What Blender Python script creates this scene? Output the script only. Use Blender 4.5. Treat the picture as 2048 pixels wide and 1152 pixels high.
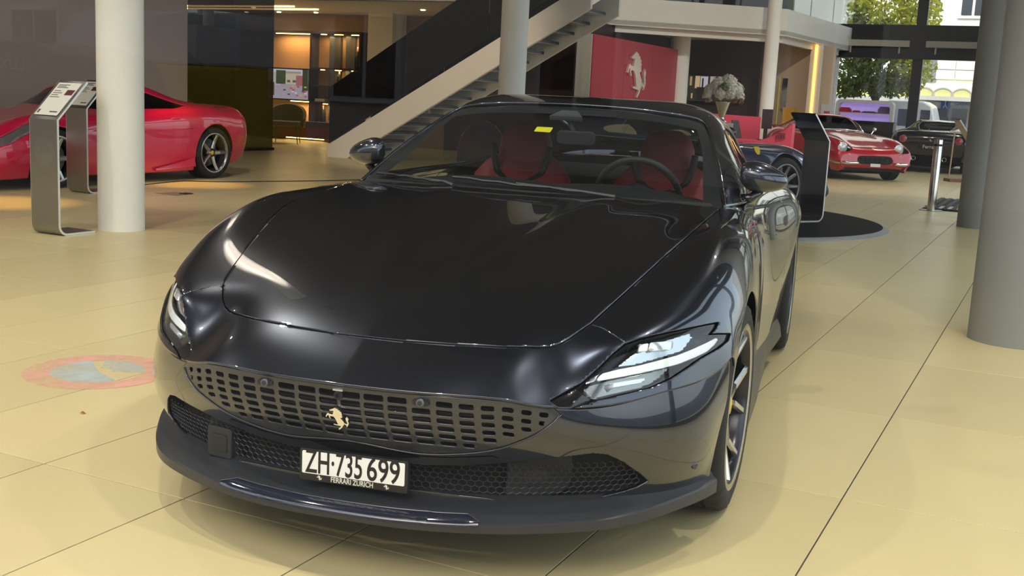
import bpy, bmesh, math, random
import numpy as np
from mathutils import Vector, Matrix
random.seed(4); rng = np.random.default_rng(4)
for o in list(bpy.data.objects): bpy.data.objects.remove(o, do_unlink=True)
SC = bpy.context.scene
COL = SC.collection
PI = math.pi

# ---------------------------------------------------------------- camera
W_, H_, FPX = 2048.0, 1152.0, 2262.195
PITCH, ROLL, CAMH = 0.16808, 0.04989, 1.30
_cp, _sp, _cr, _sr = math.cos(PITCH), math.sin(PITCH), math.cos(ROLL), math.sin(ROLL)
C_F = np.array([0, _cp, -_sp]); _u = np.array([0, _sp, _cp]); _r = np.array([1.0, 0, 0])
C_R = _cr * _r + _sr * _u; C_U = -_sr * _r + _cr * _u
C_P = np.array([0, 0, CAMH])
cam_d = bpy.data.cameras.new('camera'); cam_o = bpy.data.objects.new('camera', cam_d); COL.objects.link(cam_o)
cam_d.sensor_fit = 'HORIZONTAL'; cam_d.sensor_width = 36.0; cam_d.lens = FPX / W_ * 36.0
cam_d.clip_start = 0.02; cam_d.clip_end = 300
_m = Matrix.Identity(4)
for i in range(3):
    _m[i][0] = C_R[i]; _m[i][1] = C_U[i]; _m[i][2] = -C_F[i]; _m[i][3] = C_P[i]
cam_o.matrix_world = _m
SC.camera = cam_o

# ---------------------------------------------------------------- world, exposure
SC.view_settings.view_transform = 'Standard'; SC.view_settings.look = 'None'
SC.view_settings.gamma = 1.0; SC.view_settings.use_curve_mapping = False
SC.view_settings.exposure = 0.15
wd = bpy.data.worlds.new('sky'); SC.world = wd; wd.use_nodes = True
_n = wd.node_tree.nodes; _l = wd.node_tree.links
_bg = _n['Background']
_sky = _n.new('ShaderNodeTexSky'); _sky.sky_type = 'NISHITA'; _sky.sun_elevation = math.radians(38); _sky.sun_rotation = math.radians(200)
_sky.sun_disc = False; _sky.air_density = 1.0; _sky.dust_density = 4.0; _sky.ozone_density = 1.0
_mixw = _n.new('ShaderNodeMix'); _mixw.data_type = 'RGBA'; _mixw.inputs[0].default_value = 0.55
_l.new(_sky.outputs[0], _mixw.inputs[6]); _mixw.inputs[7].default_value = (5.2, 5.4, 5.6, 1)
_l.new(_mixw.outputs[2], _bg.inputs[0]); _bg.inputs[1].default_value = 0.45

# floor grid axes of the building (from the tile joints)
TH = -0.44586
GA = np.array([math.cos(TH), math.sin(TH), 0]); GB = np.array([-math.sin(TH), math.cos(TH), 0])
def G(a, b, z=0.0): return GA * a + GB * b + np.array([0, 0, z])

def ray(x, y): return (x - W_ / 2) / FPX * C_R - (y - H_ / 2) / FPX * C_U + C_F
def ground(x, y, z=0.0):
    d = ray(x, y); return C_P + d * (z - CAMH) / d[2]
def at_y(x, y, Y):
    d = ray(x, y); return C_P + d * (Y / d[1])
def on_plane(x, y, P0, n):
    d = ray(x, y); return C_P + d * ((np.asarray(P0) - C_P) @ n) / (d @ n)
def pxof(P):
    q = np.asarray(P, float) - C_P
    zf = q @ C_F
    return np.stack([W_ / 2 + FPX * (q @ C_R) / zf, H_ / 2 - FPX * (q @ C_U) / zf], -1)
# ---------------------------------------------------------------- materials
MATS = {}
def mat(name, col=(.5, .5, .5), rough=.5, metal=0., coat=0., coat_r=.03, spec=.5, emit=None, estr=0., alpha=None, trans=0., ior=1.45, noise=None, bump=None, aniso=0.):
    if name in MATS: return MATS[name]
    m = bpy.data.materials.new(name); m.use_nodes = True
    nt = m.node_tree; b = nt.nodes['Principled BSDF']
    b.inputs['Base Color'].default_value = (*col, 1); b.inputs['Roughness'].default_value = rough
    b.inputs['Metallic'].default_value = metal; b.inputs['Coat Weight'].default_value = coat
    b.inputs['Coat Roughness'].default_value = coat_r; b.inputs['Specular IOR Level'].default_value = spec
    b.inputs['IOR'].default_value = ior; b.inputs['Transmission Weight'].default_value = trans
    if aniso: b.inputs['Anisotropic'].default_value = aniso
    if emit is not None:
        b.inputs['Emission Color'].default_value = (*emit, 1); b.inputs['Emission Strength'].default_value = estr
    tc = None
    if noise:
        sc, amt = noise[0], noise[1]
        tc = nt.nodes.new('ShaderNodeTexCoord')
        n = nt.nodes.new('ShaderNodeTexNoise'); n.inputs['Scale'].default_value = sc; n.inputs['Detail'].default_value = 5
        nt.links.new(tc.outputs['Object'], n.inputs['Vector'])
        mx = nt.nodes.new('ShaderNodeMix'); mx.data_type = 'RGBA'
        c2 = tuple(min(1, c * (1 + amt)) for c in col); c1 = tuple(c * (1 - amt) for c in col)
        mx.inputs[6].default_value = (*c1, 1); mx.inputs[7].default_value = (*c2, 1)
        nt.links.new(n.outputs['Fac'], mx.inputs[0]); nt.links.new(mx.outputs[2], b.inputs['Base Color'])
    if bump:
        if tc is None: tc = nt.nodes.new('ShaderNodeTexCoord')
        n2 = nt.nodes.new('ShaderNodeTexNoise'); n2.inputs['Scale'].default_value = bump[0]; n2.inputs['Detail'].default_value = 4
        nt.links.new(tc.outputs['Object'], n2.inputs['Vector'])
        bp = nt.nodes.new('ShaderNodeBump'); bp.inputs['Strength'].default_value = bump[1]; bp.inputs['Distance'].default_value = bump[2] if len(bump) > 2 else .01
        nt.links.new(n2.outputs['Fac'], bp.inputs['Height']); nt.links.new(bp.outputs[0], b.inputs['Normal'])
    MATS[name] = m
    return m

def glass(name, tint=(1, 1, 1), ior=1.5, refl=1.0, rough=0.0):
    """thin pane: see-through with Fresnel reflection"""
    if name in MATS: return MATS[name]
    m = bpy.data.materials.new(name); m.use_nodes = True
    nt = m.node_tree; nt.nodes.remove(nt.nodes['Principled BSDF'])
    out = nt.nodes['Material Output']
    t = nt.nodes.new('ShaderNodeBsdfTransparent'); t.inputs[0].default_value = (*tint, 1)
    gl = nt.nodes.new('ShaderNodeBsdfGlossy'); gl.inputs['Roughness'].default_value = rough; gl.inputs[0].default_value = (refl, refl, refl, 1)
    fr = nt.nodes.new('ShaderNodeFresnel')
    ge = nt.nodes.new('ShaderNodeNewGeometry'); mi = nt.nodes.new('ShaderNodeMix'); mi.data_type = 'FLOAT'
    mi.inputs[2].default_value = ior; mi.inputs[3].default_value = 1 / ior      # same reflection from both faces of the thin pane
    nt.links.new(ge.outputs['Backfacing'], mi.inputs[0]); nt.links.new(mi.outputs[0], fr.inputs['IOR'])
    mx = nt.nodes.new('ShaderNodeMixShader')
    nt.links.new(fr.outputs[0], mx.inputs[0]); nt.links.new(t.outputs[0], mx.inputs[1]); nt.links.new(gl.outputs[0], mx.inputs[2])
    nt.links.new(mx.outputs[0], out.inputs[0])
    MATS[name] = m
    return m

# ---------------------------------------------------------------- objects
def tag(o, label=None, cat=None, group=None, kind=None):
    if label: o['label'] = label
    if cat: o['category'] = cat
    if group: o['group'] = group
    if kind: o['kind'] = kind
    return o
def empty(name, loc=(0, 0, 0), rz=0., parent=None):
    o = bpy.data.objects.new(name, None); COL.objects.link(o)
    o.location = Vector([float(c) for c in loc]); o.rotation_euler = (0, 0, rz); o.empty_display_size = .1
    if parent: o.parent = parent
    return o
def thing(name, label, cat, loc=(0, 0, 0), rz=0., group=None):
    return tag(empty(name, loc, rz), label, cat, group)
def mobj(name, V, F, m, parent=None, smooth=False, weld=0., recalc=False, solid=0., bevel=0., soff=-1):
    me = bpy.data.meshes.new(name)
    me.from_pydata([tuple(map(float, v)) for v in V], [], [tuple(map(int, f)) for f in F])
    if weld or recalc:
        bm = bmesh.new(); bm.from_mesh(me)
        if weld: bmesh.ops.remove_doubles(bm, verts=bm.verts, dist=weld)
        if recalc: bmesh.ops.recalc_face_normals(bm, faces=bm.faces)
        bm.to_mesh(me); bm.free()
    if smooth: me.polygons.foreach_set('use_smooth', [True] * len(me.polygons))
    me.update()
    o = bpy.data.objects.new(name, me); COL.objects.link(o)
    if m is not None:
        for k in (m if isinstance(m, (list, tuple)) else [m]): me.materials.append(k)
    if parent: o.parent = parent
    if solid:
        s = o.modifiers.new('solid', 'SOLIDIFY'); s.thickness = solid; s.offset = soff
    if bevel:
        b = o.modifiers.new('bevel', 'BEVEL'); b.width = bevel; b.segments = 2; b.limit_method = 'ANGLE'; b.angle_limit = .7
    return o
class MB:
    """collects shapes into one mesh"""
    def __init__(s): s.V = []; s.F = []
    def add(s, V, F):
        n = len(s.V); s.V += [tuple(map(float, v)) for v in V]; s.F += [tuple(int(i) + n for i in f) for f in F]; return s
    def box(s, c, d, M=None):
        x, y, z = d[0] / 2, d[1] / 2, d[2] / 2
        V = [(a, b, e) for a in (-x, x) for b in (-y, y) for e in (-z, z)]
        if M is not None: V = [tuple(M @ Vector(v)) for v in V]
        V = [(v[0] + c[0], v[1] + c[1], v[2] + c[2]) for v in V]
        return s.add(V, [(0, 1, 3, 2), (4, 6, 7, 5), (0, 4, 5, 1), (2, 3, 7, 6), (0, 2, 6, 4), (1, 5, 7, 3)])
    def bb(s, x0, x1, y0, y1, z0, z1):
        return s.box(((x0 + x1) / 2, (y0 + y1) / 2, (z0 + z1) / 2), (abs(x1 - x0), abs(y1 - y0), abs(z1 - z0)))
    def hexa(s, P):   # 8 points: bottom quad 0-3, top quad 4-7
        return s.add(P, [(3, 2, 1, 0), (4, 5, 6, 7), (0, 1, 5, 4), (1, 2, 6, 5), (2, 3, 7, 6), (3, 0, 4, 7)])
    def tube(s, pts, r, n=8, caps=True, closed=False):
        pts = [np.array(p, float) for p in pts]; N = len(pts)
        rr = r if isinstance(r, (list, tuple, np.ndarray)) else [r] * N
        up = None; V = []; F = []
        for i, p in enumerate(pts):
            a = pts[(i - 1) % N] if closed or i > 0 else p; b = pts[(i + 1) % N] if closed or i < N - 1 else p
            t = b - a; t = t / (np.linalg.norm(t) + 1e-12)
            if up is None:
                up = np.array([0, 0, 1.]) if abs(t[2]) < .9 else np.array([1., 0, 0])
            e = np.cross(t, up); e /= np.linalg.norm(e) + 1e-12; up = np.cross(e, t)
            for k in range(n):
                an = 2 * PI * k / n; V.append(p + (e * math.cos(an) + up * math.sin(an)) * rr[i])
        for i in range(N if closed else N - 1):
            for k in range(n):
                j = (i + 1) % N
                F.append((i * n + k, i * n + (k + 1) % n, j * n + (k + 1) % n, j * n + k))
        if caps and not closed: F += [tuple(range(n))[::-1], tuple((N - 1) * n + k for k in range(n))]
        return s.add(V, F)
    def lathe(s, prof, n=32, c=(0, 0, 0), axis='z', closed=False):
        V = []; F = []; N = len(prof)
        for (r, h) in prof:
            for k in range(n):
                a = 2 * PI * k / n; u, v = r * math.cos(a), r * math.sin(a)
                if axis == 'z': p = (c[0] + u, c[1] + v, c[2] + h)
                elif axis == 'x': p = (c[0] + h, c[1] + u, c[2] + v)
                else: p = (c[0] + u, c[1] + h, c[2] + v)
                V.append(p)
        for i in range(N if closed else N - 1):
            j = (i + 1) % N
            for k in range(n): F.append((i * n + k, i * n + (k + 1) % n, j * n + (k + 1) % n, j * n + k))
        return s.add(V, F)
    def prism(s, poly, z0, z1, M=None):
        """polygon in xy extruded along z; caps triangulated later if concave (kept as ngons)"""
        n = len(poly); V = [(x, y, z0) for x, y in poly] + [(x, y, z1) for x, y in poly]
        if M is not None: V = [tuple(M @ Vector(v)) for v in V]
        return s.add(V, [tuple(range(n))[::-1], tuple(range(n, 2 * n))] + [(i, (i + 1) % n, n + (i + 1) % n, n + i) for i in range(n)])
    def ball(s, c, r, n=12, m=8):
        rx, ry, rz = r if isinstance(r, (tuple, list)) else (r, r, r)
        V = []; F = []
        for i in range(m + 1):
            t = PI * i / m
            for k in range(n):
                a = 2 * PI * k / n; V.append((c[0] + rx * math.sin(t) * math.cos(a), c[1] + ry * math.sin(t) * math.sin(a), c[2] + rz * math.cos(t)))
        for i in range(m):
            for k in range(n): F.append((i * n + k, (i + 1) * n + k, (i + 1) * n + (k + 1) % n, i * n + (k + 1) % n))
        return s.add(V, F)
    def build(s, name, m, parent=None, smooth=False, recalc=True, **k):
        return mobj(name, s.V, s.F, m, parent, smooth, recalc=recalc, **k)
def autosmooth(o, deg=35):
    me = o.data; me.polygons.foreach_set('use_smooth', [True] * len(me.polygons))
    bm = bmesh.new(); bm.from_mesh(me); lim = math.radians(deg)
    for e in bm.edges:
        e.smooth = not (len(e.link_faces) == 2 and e.calc_face_angle(0) > lim)
    bm.to_mesh(me); bm.free(); return o
def copy_tree(o, parent=None):
    c = o.copy(); COL.objects.link(c); c.parent = parent
    for ch in list(o.children): copy_tree(ch, c)
    return c
def text_mesh(name, body, size, m, parent=None, M=None, ext=.0005, sx=1., align='CENTER', bold=0.):
    cu = bpy.data.curves.new(name, 'FONT'); cu.body = body; cu.size = size; cu.extrude = ext; cu.align_x = align; cu.align_y = 'CENTER'; cu.offset = bold
    cu.resolution_u = 4
    t = bpy.data.objects.new(name + '_tmp', cu); COL.objects.link(t)
    bpy.context.view_layer.update()
    me = bpy.data.meshes.new_from_object(t.evaluated_get(bpy.context.evaluated_depsgraph_get()))
    bpy.data.objects.remove(t, do_unlink=True)
    for v in me.vertices:
        v.co.x *= sx
        if M is not None: v.co = M @ v.co
    me.name = name
    o = bpy.data.objects.new(name, me); COL.objects.link(o); me.materials.clear(); me.materials.append(m)
    if parent: o.parent = parent
    return o
def frame(o, ex, ey, ez=None):
    """Matrix with origin o, axes ex, ey, ez"""
    ex = Vector(ex).normalized(); ey = Vector(ey).normalized(); ez = Vector(ez).normalized() if ez is not None else ex.cross(ey)
    M = Matrix.Identity(4)
    for i in range(3): M[i][0] = ex[i]; M[i][1] = ey[i]; M[i][2] = ez[i]; M[i][3] = o[i]
    return M

# ---------------------------------------------------------------- smooth surfaces
def nspline(t, Y, tq):
    t = np.asarray(t, float); Y = np.asarray(Y, float); n = len(t); h = np.diff(t)
    A = np.zeros((n, n)); Rr = np.zeros((n,) + Y.shape[1:]); A[0, 0] = A[-1, -1] = 1
    for i in range(1, n - 1):
        A[i, i - 1] = h[i - 1]; A[i, i] = 2 * (h[i - 1] + h[i]); A[i, i + 1] = h[i]
        Rr[i] = 6 * ((Y[i + 1] - Y[i]) / h[i] - (Y[i] - Y[i - 1]) / h[i - 1])
    Mm = np.linalg.solve(A, Rr.reshape(n, -1)).reshape(Y.shape)
    k = np.clip(np.searchsorted(t, tq, side='right') - 1, 0, n - 2)
    hh = h[k]; sh = (-1,) + (1,) * (Y.ndim - 1)
    a = ((t[k + 1] - tq) / hh).reshape(sh); b = ((tq - t[k]) / hh).reshape(sh); hh = hh.reshape(sh)
    return a * Y[k] + b * Y[k + 1] + ((a ** 3 - a) * Mm[k] + (b ** 3 - b) * Mm[k + 1]) * hh * hh / 6
def chord(P):
    d = np.linalg.norm(np.diff(P, axis=0), axis=-1)
    d = d.reshape(d.shape[0], -1).mean(1); return np.concatenate([[0], np.cumsum(d)])
def curve(P, n):
    P = np.asarray(P, float); t = chord(P); return nspline(t, P, np.linspace(0, t[-1], n))
def surface(net, nu, nv, us=None):
    """net (R,Cc,3) -> (nu,nv,3) points through the net"""
    N = np.asarray(net, float)
    tu = chord(N); tv = chord(N.transpose(1, 0, 2))
    S = nspline(tu, N, np.linspace(0, tu[-1], nu) if us is None else us(tu))
    S = nspline(tv, S.transpose(1, 0, 2), np.linspace(0, tv[-1], nv)).transpose(1, 0, 2)
    return S
def gridmesh(S):
    nu, nv = S.shape[:2]
    idx = np.arange(nu * nv).reshape(nu, nv)
    F = np.stack([idx[:-1, :-1], idx[1:, :-1], idx[1:, 1:], idx[:-1, 1:]], -1).reshape(-1, 4)
    return S.reshape(-1, 3).copy(), [tuple(f) for f in F]
def clip(V, F, fn):
    """keep the part of a mesh where fn(V) > 0"""
    V = np.asarray(V, float); val = np.asarray(fn(V), float); val = np.where(np.abs(val) < 1e-9, 1e-9, val)
    new = [tuple(v) for v in V]; cache = {}; out = []; pos = val > 0
    for f in F:
        k = [pos[i] for i in f]
        if all(k): out.append(tuple(f)); continue
        if not any(k): continue
        g = []; n = len(f)
        for a in range(n):
            i, j = f[a], f[(a + 1) % n]
            if pos[i]: g.append(i)
            if pos[i] != pos[j]:
                key = (i, j) if i < j else (j, i)
                if key not in cache:
                    t = val[i] / (val[i] - val[j]); cache[key] = len(new); new.append(tuple(V[i] + (V[j] - V[i]) * t))
                g.append(cache[key])
        if len(g) >= 3: out.append(tuple(g))
    used = sorted({i for f in out for i in f}); mp = {u: k for k, u in enumerate(used)}
    NV = np.array([new[u] for u in used]) if used else np.zeros((0, 3))
    return NV, [tuple(mp[i] for i in f) for f in out]
def polysd(poly):
    """signed distance (positive inside) to a 2D polygon"""
    P = np.asarray(poly, float); Q = np.roll(P, -1, 0)
    def fn(X):
        X = np.asarray(X, float); d = np.full(len(X), 1e18); ins = np.zeros(len(X), bool)
        for a, b in zip(P, Q):
            e = b - a; w = X - a; t = np.clip((w @ e) / (e @ e + 1e-18), 0, 1)
            d = np.minimum(d, ((w - t[:, None] * e) ** 2).sum(1))
            c = ((a[1] <= X[:, 1]) & (b[1] > X[:, 1])) | ((b[1] <= X[:, 1]) & (a[1] > X[:, 1]))
            xi = a[0] + (X[:, 1] - a[1]) / (e[1] if abs(e[1]) > 1e-12 else 1e-12) * e[0]
            ins ^= c & (X[:, 0] < xi)
        return np.where(ins, 1, -1) * np.sqrt(d)
    return fn
def mirror(V, F):
    V2 = np.array(V); V2[:, 0] *= -1; return V2, [tuple(f[::-1]) for f in F]
def both(V, F):
    V2, F2 = mirror(V, F); n = len(V)
    return np.vstack([V, V2]), list(F) + [tuple(i + n for i in f) for f in F2]
# ================================================================ lights of the hall
HALL_SPOTS = [(-1.6, 1.3, 420, 'above the front shop window near the coupe'), (-4.6, 1.3, 420, 'above the front shop window left of the coupe'), (-7.8, 1.8, 420, 'above the front end of the floor by the steel stands'), (1.2, 2.2, 420, 'above the floor between coupe and thick grey column'),
 (.6, 5.4, 330, 'above the coupe side by the thick grey column'), (-6.2, 5.2, 260, 'above the floor behind the coupe'), (-10.4, 5.5, 200, 'above the nose of the red sports car'), (-.2, 10.5, 200, 'above the turntable rim'),
 (-9.8, 12.4, 90, 'above the tail of the red sports car'), (-.6, 19., 230, 'above the grooved mat'), (-3.6, 21.5, 230, 'above the classic red berlinetta'), (-2.2, 27.5, 230, 'above the black car by the window')]
def area(name, loc, size, energy, col=(1, 1, 1), rot=(0, 0, 0), sy=None):
    l = bpy.data.lights.new(name, 'AREA'); l.energy = energy; l.color = col; l.shape = 'RECTANGLE'; l.size = size; l.size_y = sy or size
    o = bpy.data.objects.new(name, l); COL.objects.link(o); o.location = Vector([float(c) for c in loc]); o.rotation_euler = rot; return o
def spot(name, loc, energy, col, ang=40, target=None, blend=.6):
    l = bpy.data.lights.new(name, 'SPOT'); l.energy = energy; l.color = col; l.spot_size = math.radians(ang); l.spot_blend = blend; l.shadow_soft_size = .05
    o = bpy.data.objects.new(name, l); COL.objects.link(o); o.location = Vector([float(c) for c in loc])
    d = Vector([float(c) for c in target]) - o.location; o.rotation_euler = d.to_track_quat('-Z', 'Y').to_euler(); return o

# ================================================================ floor with tiles
TA, TB, TA0, TB0 = .60581, 1.21205, -.547, 5.052
grout = mat('grout', (.05, .04, .03), rough=.9)
tile_m = mat('floor_tile', (.555, .468, .245), rough=.33, spec=.3, noise=(3.0, .05))
nt = tile_m.node_tree; b_ = nt.nodes['Principled BSDF']
oi = nt.nodes.new('ShaderNodeObjectInfo'); hs = nt.nodes.new('ShaderNodeHueSaturation'); mr = nt.nodes.new('ShaderNodeMapRange')
mr.inputs[3].default_value = .93; mr.inputs[4].default_value = 1.05
src = b_.inputs['Base Color'].links[0].from_socket
nt.links.new(oi.outputs['Random'], mr.inputs[0]); nt.links.new(mr.outputs[0], hs.inputs['Value']); nt.links.new(src, hs.inputs['Color']); nt.links.new(hs.outputs[0], b_.inputs['Base Color'])
HALL = [(-22, -.6), (3.2, -.6), (3.2, 33.4), (-22, 33.4)]
V = [G(a, b, 0.) for a, b in HALL]; floor = MB().hexa([v + np.array([0, 0, -.12]) for v in V] + [v + np.array([0, 0, -.003]) for v in V]).build('floor', grout); tag(floor, kind='structure')
jw = .0050
def tile_verts(i, j):
    a0 = TA0 - (i + 1) * TA + jw / 2; a1 = TA0 - i * TA - jw / 2; b0 = TB0 + j * TB + jw / 2; b1 = b0 + TB - jw
    return a0, a1, b0, b1
tme = None; cand = []
for i in range(-7, 36):
    for j in range(-5, 24):
        a0, a1, b0, b1 = tile_verts(i, j)
        if a0 < -22 or a1 > 3.2 or b0 < -.6 or b1 > 33.4: continue
        P = np.array([G(a, b, 0) for a in (a0, a1) for b in (b0, b1)])
        zf = (P - C_P) @ C_F; vis = 0.
        if (zf > .3).all():
            q = pxof(P); 
            if q[:, 0].max() > 0 and q[:, 0].min() < W_ and q[:, 1].min() < H_ and q[:, 1].max() > 0: vis = (q[:, 1].max() - q[:, 1].min())
        cand.append((-vis, i, j))
cand.sort()
tw, tl_ = TA - jw, TB - jw
c_ = .0012
TVs = [(-tw / 2 + c_, -tl_ / 2 + c_, 0), (tw / 2 - c_, -tl_ / 2 + c_, 0), (tw / 2 - c_, tl_ / 2 - c_, 0), (-tw / 2 + c_, tl_ / 2 - c_, 0),
       (-tw / 2, -tl_ / 2, -c_), (tw / 2, -tl_ / 2, -c_), (tw / 2, tl_ / 2, -c_), (-tw / 2, tl_ / 2, -c_), (-tw / 2, -tl_ / 2, -.01), (tw / 2, -tl_ / 2, -.01), (tw / 2, tl_ / 2, -.01), (-tw / 2, tl_ / 2, -.01)]
TFs = [(0, 1, 2, 3)] + [(k, 4 + k, 4 + (k + 1) % 4, (k + 1) % 4) for k in range(4)] + [(4 + k, 8 + k, 8 + (k + 1) % 4, 4 + (k + 1) % 4) for k in range(4)]
far = MB(); first = None
for n, (v_, i, j) in enumerate(cand):
    a0, a1, b0, b1 = tile_verts(i, j); c = G((a0 + a1) / 2, (b0 + b1) / 2, 0)
    if n < 290 and v_ < -3:
        if first is None: o = first = mobj('floor_tile', TVs, TFs, tile_m, floor)
        else: o = first.copy(); COL.objects.link(o); o.parent = floor
        o.location = Vector(c); o.rotation_euler = (0, 0, TH)
    else:
        far.add([G(*(np.array([(a0 + a1) / 2, (b0 + b1) / 2]) + np.array(v[:2])), v[2]) for v in TVs[:8]], TFs[:5])
tag(far.build('far_floor_tiles', tile_m, floor), kind='stuff')

# ================================================================ walls, slab, ceiling
cream_w = mat('cream_wall', (.66, .60, .50), rough=.6)
white_p = mat('white_plaster', (.80, .76, .68), rough=.55, noise=(1.5, .03))
taupe = mat('taupe_panel', (.42, .32, .27), rough=.55)
darkwall = mat('dark_panel', (.030, .020, .022), rough=.45)
warmwall = mat('warm_wall', (.60, .46, .33), rough=.6)
navy_ceiling = mat('hall_ceiling', (.13, .13, .135), rough=.8)
def slab(name, pts, z0, z1, m, kind='structure', parent=None, **k):
    P = [np.array(p[:2]) for p in pts]
    mb = MB().prism([tuple(p) for p in P], z0, z1); o = mb.build(name, m, parent, **k)
    if kind and parent is None: tag(o, kind=kind)
    return o
def gp(*ab): return [G(a, b)[:2] for a, b in ab]
slab('ceiling', gp((-22, -.6), (3.2, -.6), (3.2, 33.4), (-22, 33.4)), 6.4, 6.6, navy_ceiling)
slab('wall_left', gp((-14.5, -.6), (-14.22, -.6), (-14.22, 15.9), (-14.5, 15.9)), 0, 6.4, taupe)
slab('wall_far_left', gp((-22, -.6), (-21.7, -.6), (-21.7, 33.4), (-22, 33.4)), 0, 6.4, taupe)
slab('wall_lounge', gp((-21.7, 22.95), (-12.9, 22.95), (-12.9, 23.25), (-21.7, 23.25)), 0, 3.0, mat('lounge_wall', (.30, .19, .13), rough=.55))
slab('wall_back', gp((-9.6, 29.6), (-7.35, 29.6), (-7.35, 30.6), (-7.55, 30.6), (-7.55, 29.9), (-9.6, 29.9)), 0, 3.0, darkwall)
slab('wall_stair', gp((-12.9, 22.95), (-9.6, 22.95), (-9.6, 29.9), (-9.9, 29.9), (-9.9, 23.25), (-12.9, 23.25)), 0, 3.0, darkwall)
_a0, _a1 = [float(on_plane(x, 150, G(0, 30.6), GB) @ GA) for x in (1540, 1664)]
slab('wall_booth', gp((_a0, 30.6), (_a1, 30.6), (_a1, 30.9), (_a0, 30.9)), 0, 3.0, warmwall)
slab('wall_end', gp((-22, 33.1), (-6.05, 33.1), (-6.05, 33.4), (-22, 33.4)), 0, 6.4, white_p)
# mezzanine: slab behind the stair and along the white fascia
F1, F2, F3 = (1.50, 26.2), (6.15, 27.3), (9.25, 32.6)
st_toe = G(-12.5, 17.8)
S0 = G(-21.7, 19.15)[:2]; S1 = G(-7.9, 19.15)[:2]
mezz_pts = [tuple(S0), tuple(S1), F1, F2, F3, tuple(G(-6.05, 33.05)[:2]), tuple(G(-21.7, 33.05)[:2])]
soff_m = white_p
slab('trim_1', mezz_pts, 3.0, 3.12, soff_m)
def strip_wall(name, pts, z0, z1, m, th=.12, parent=None):
    """vertical band along a polyline"""
    mb = MB()
    for p, q in zip(pts[:-1], pts[1:]):
        p = np.array(p, float); q = np.array(q, float); d = q - p; n = np.array([-d[1], d[0]]) / np.linalg.norm(d) * th
        mb.hexa([(*p, z0), (*q, z0), (*(q + n), z0), (*(p + n), z0), (*p, z1), (*q, z1), (*(q + n), z1), (*(p + n), z1)])
    o = mb.build(name, m, parent)
    if parent is None: tag(o, kind='structure')
    return o
strip_wall('trim_2', [F1, F2, F3], 3.02, 3.62, white_p, .15)
strip_wall('trim_3', [tuple(S0), tuple(S1), tuple(np.array(F1) + (-.15, -.2))], 3.0, 3.55, white_p, .15)
strip_wall('trim_4', [tuple(np.array(F1) + (.06, .25)), tuple(np.array(F2) + (-.03, .3)), tuple(np.array(F3) + (-.25, .12))], 2.86, 3.02, white_p, .12)
smoke = glass('smoked_glass', (.05, .05, .07), 1.5, .8)
bal = tag(empty('mezzanine_balustrade', (*F1, 3.62)), 'dark smoked glass balustrade on top of the white mezzanine edge', 'balustrade')
def pane(name, p, q, z0, z1, m, parent, th=.012):
    p = np.array(p[:2], float); q = np.array(q[:2], float); d = q - p; n = np.array([-d[1], d[0]]) / np.linalg.norm(d) * th
    o = MB().hexa([(*p, z0), (*q, z0), (*(q + n), z0), (*(p + n), z0), (*p, z1), (*q, z1), (*(q + n), z1), (*(p + n), z1)]).build(name, m, None)
    if parent is not None:
        o.parent = parent; o.matrix_parent_inverse = Matrix.Translation(-parent.location) if parent.rotation_euler.z == 0 else parent.matrix_world.inverted()
    return o
for k in range(4):
    a = np.array(F1) + (np.array(F2) - np.array(F1)) * (k / 4 + .004); b = np.array(F1) + (np.array(F2) - np.array(F1)) * ((k + 1) / 4 - .004)
    pane('balustrade_glass', a + (0, .07), b + (0, .07), 3.60, 4.65, smoke, bal)
for k in range(3):
    a = np.array(F2) + (np.array(F3) - np.array(F2)) * (k / 3 + .006); b = np.array(F2) + (np.array(F3) - np.array(F2)) * ((k + 1) / 3 - .006)
    pane('balustrade_glass', a + (-.06, .04), b + (-.06, .04), 3.60, 4.65, glass('clear_glass', (.86, .93, .91)), bal)
slab('wall_upper', [tuple(np.array(F1) + (-1.5, 4.5)), tuple(np.array(F2) + (-.3, 3.6)), tuple(np.array(F2) + (-.3, 3.9)), tuple(np.array(F1) + (-1.5, 4.8))], 3.12, 6.4, mat('upper_dark', (.02, .022, .03), rough=.4))
# columns
def column(label, c, r, z1, m, name='column'):
    o = MB().lathe([(r * 1.004, 0), (r, .01), (r, z1)], 56, c=(c[0], c[1], 0)).build(name, m, smooth=True, recalc=True)
    return tag(o, label, 'column')
colw = mat('column_white', (.84, .82, .75), rough=.5, noise=(6, .03), bump=(30, .05, .003))
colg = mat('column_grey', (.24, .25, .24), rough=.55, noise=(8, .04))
column('round white column beside the two metal information stands', (-3.39, 9.68), .192, 6.4, colw)
column('round white column in front of the open staircase', tuple(at_y(1027, 100, 16.3)[:2]), .192, 6.4, colw)
column('round white column touching the red wall under the white mezzanine', tuple(at_y(1357, 150, 28.75)[:2]), .245, 3.0, colw)
column('slim white column standing in front of the mezzanine edge behind the reception desk', tuple(at_y(1541, 120, 25.9)[:2]), .155, 6.4, colw)
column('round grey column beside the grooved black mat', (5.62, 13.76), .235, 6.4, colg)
column('thick round grey column next to the coupe with bare floor around its foot', (3.02, 6.66), .262, 6.4, colg)

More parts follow.
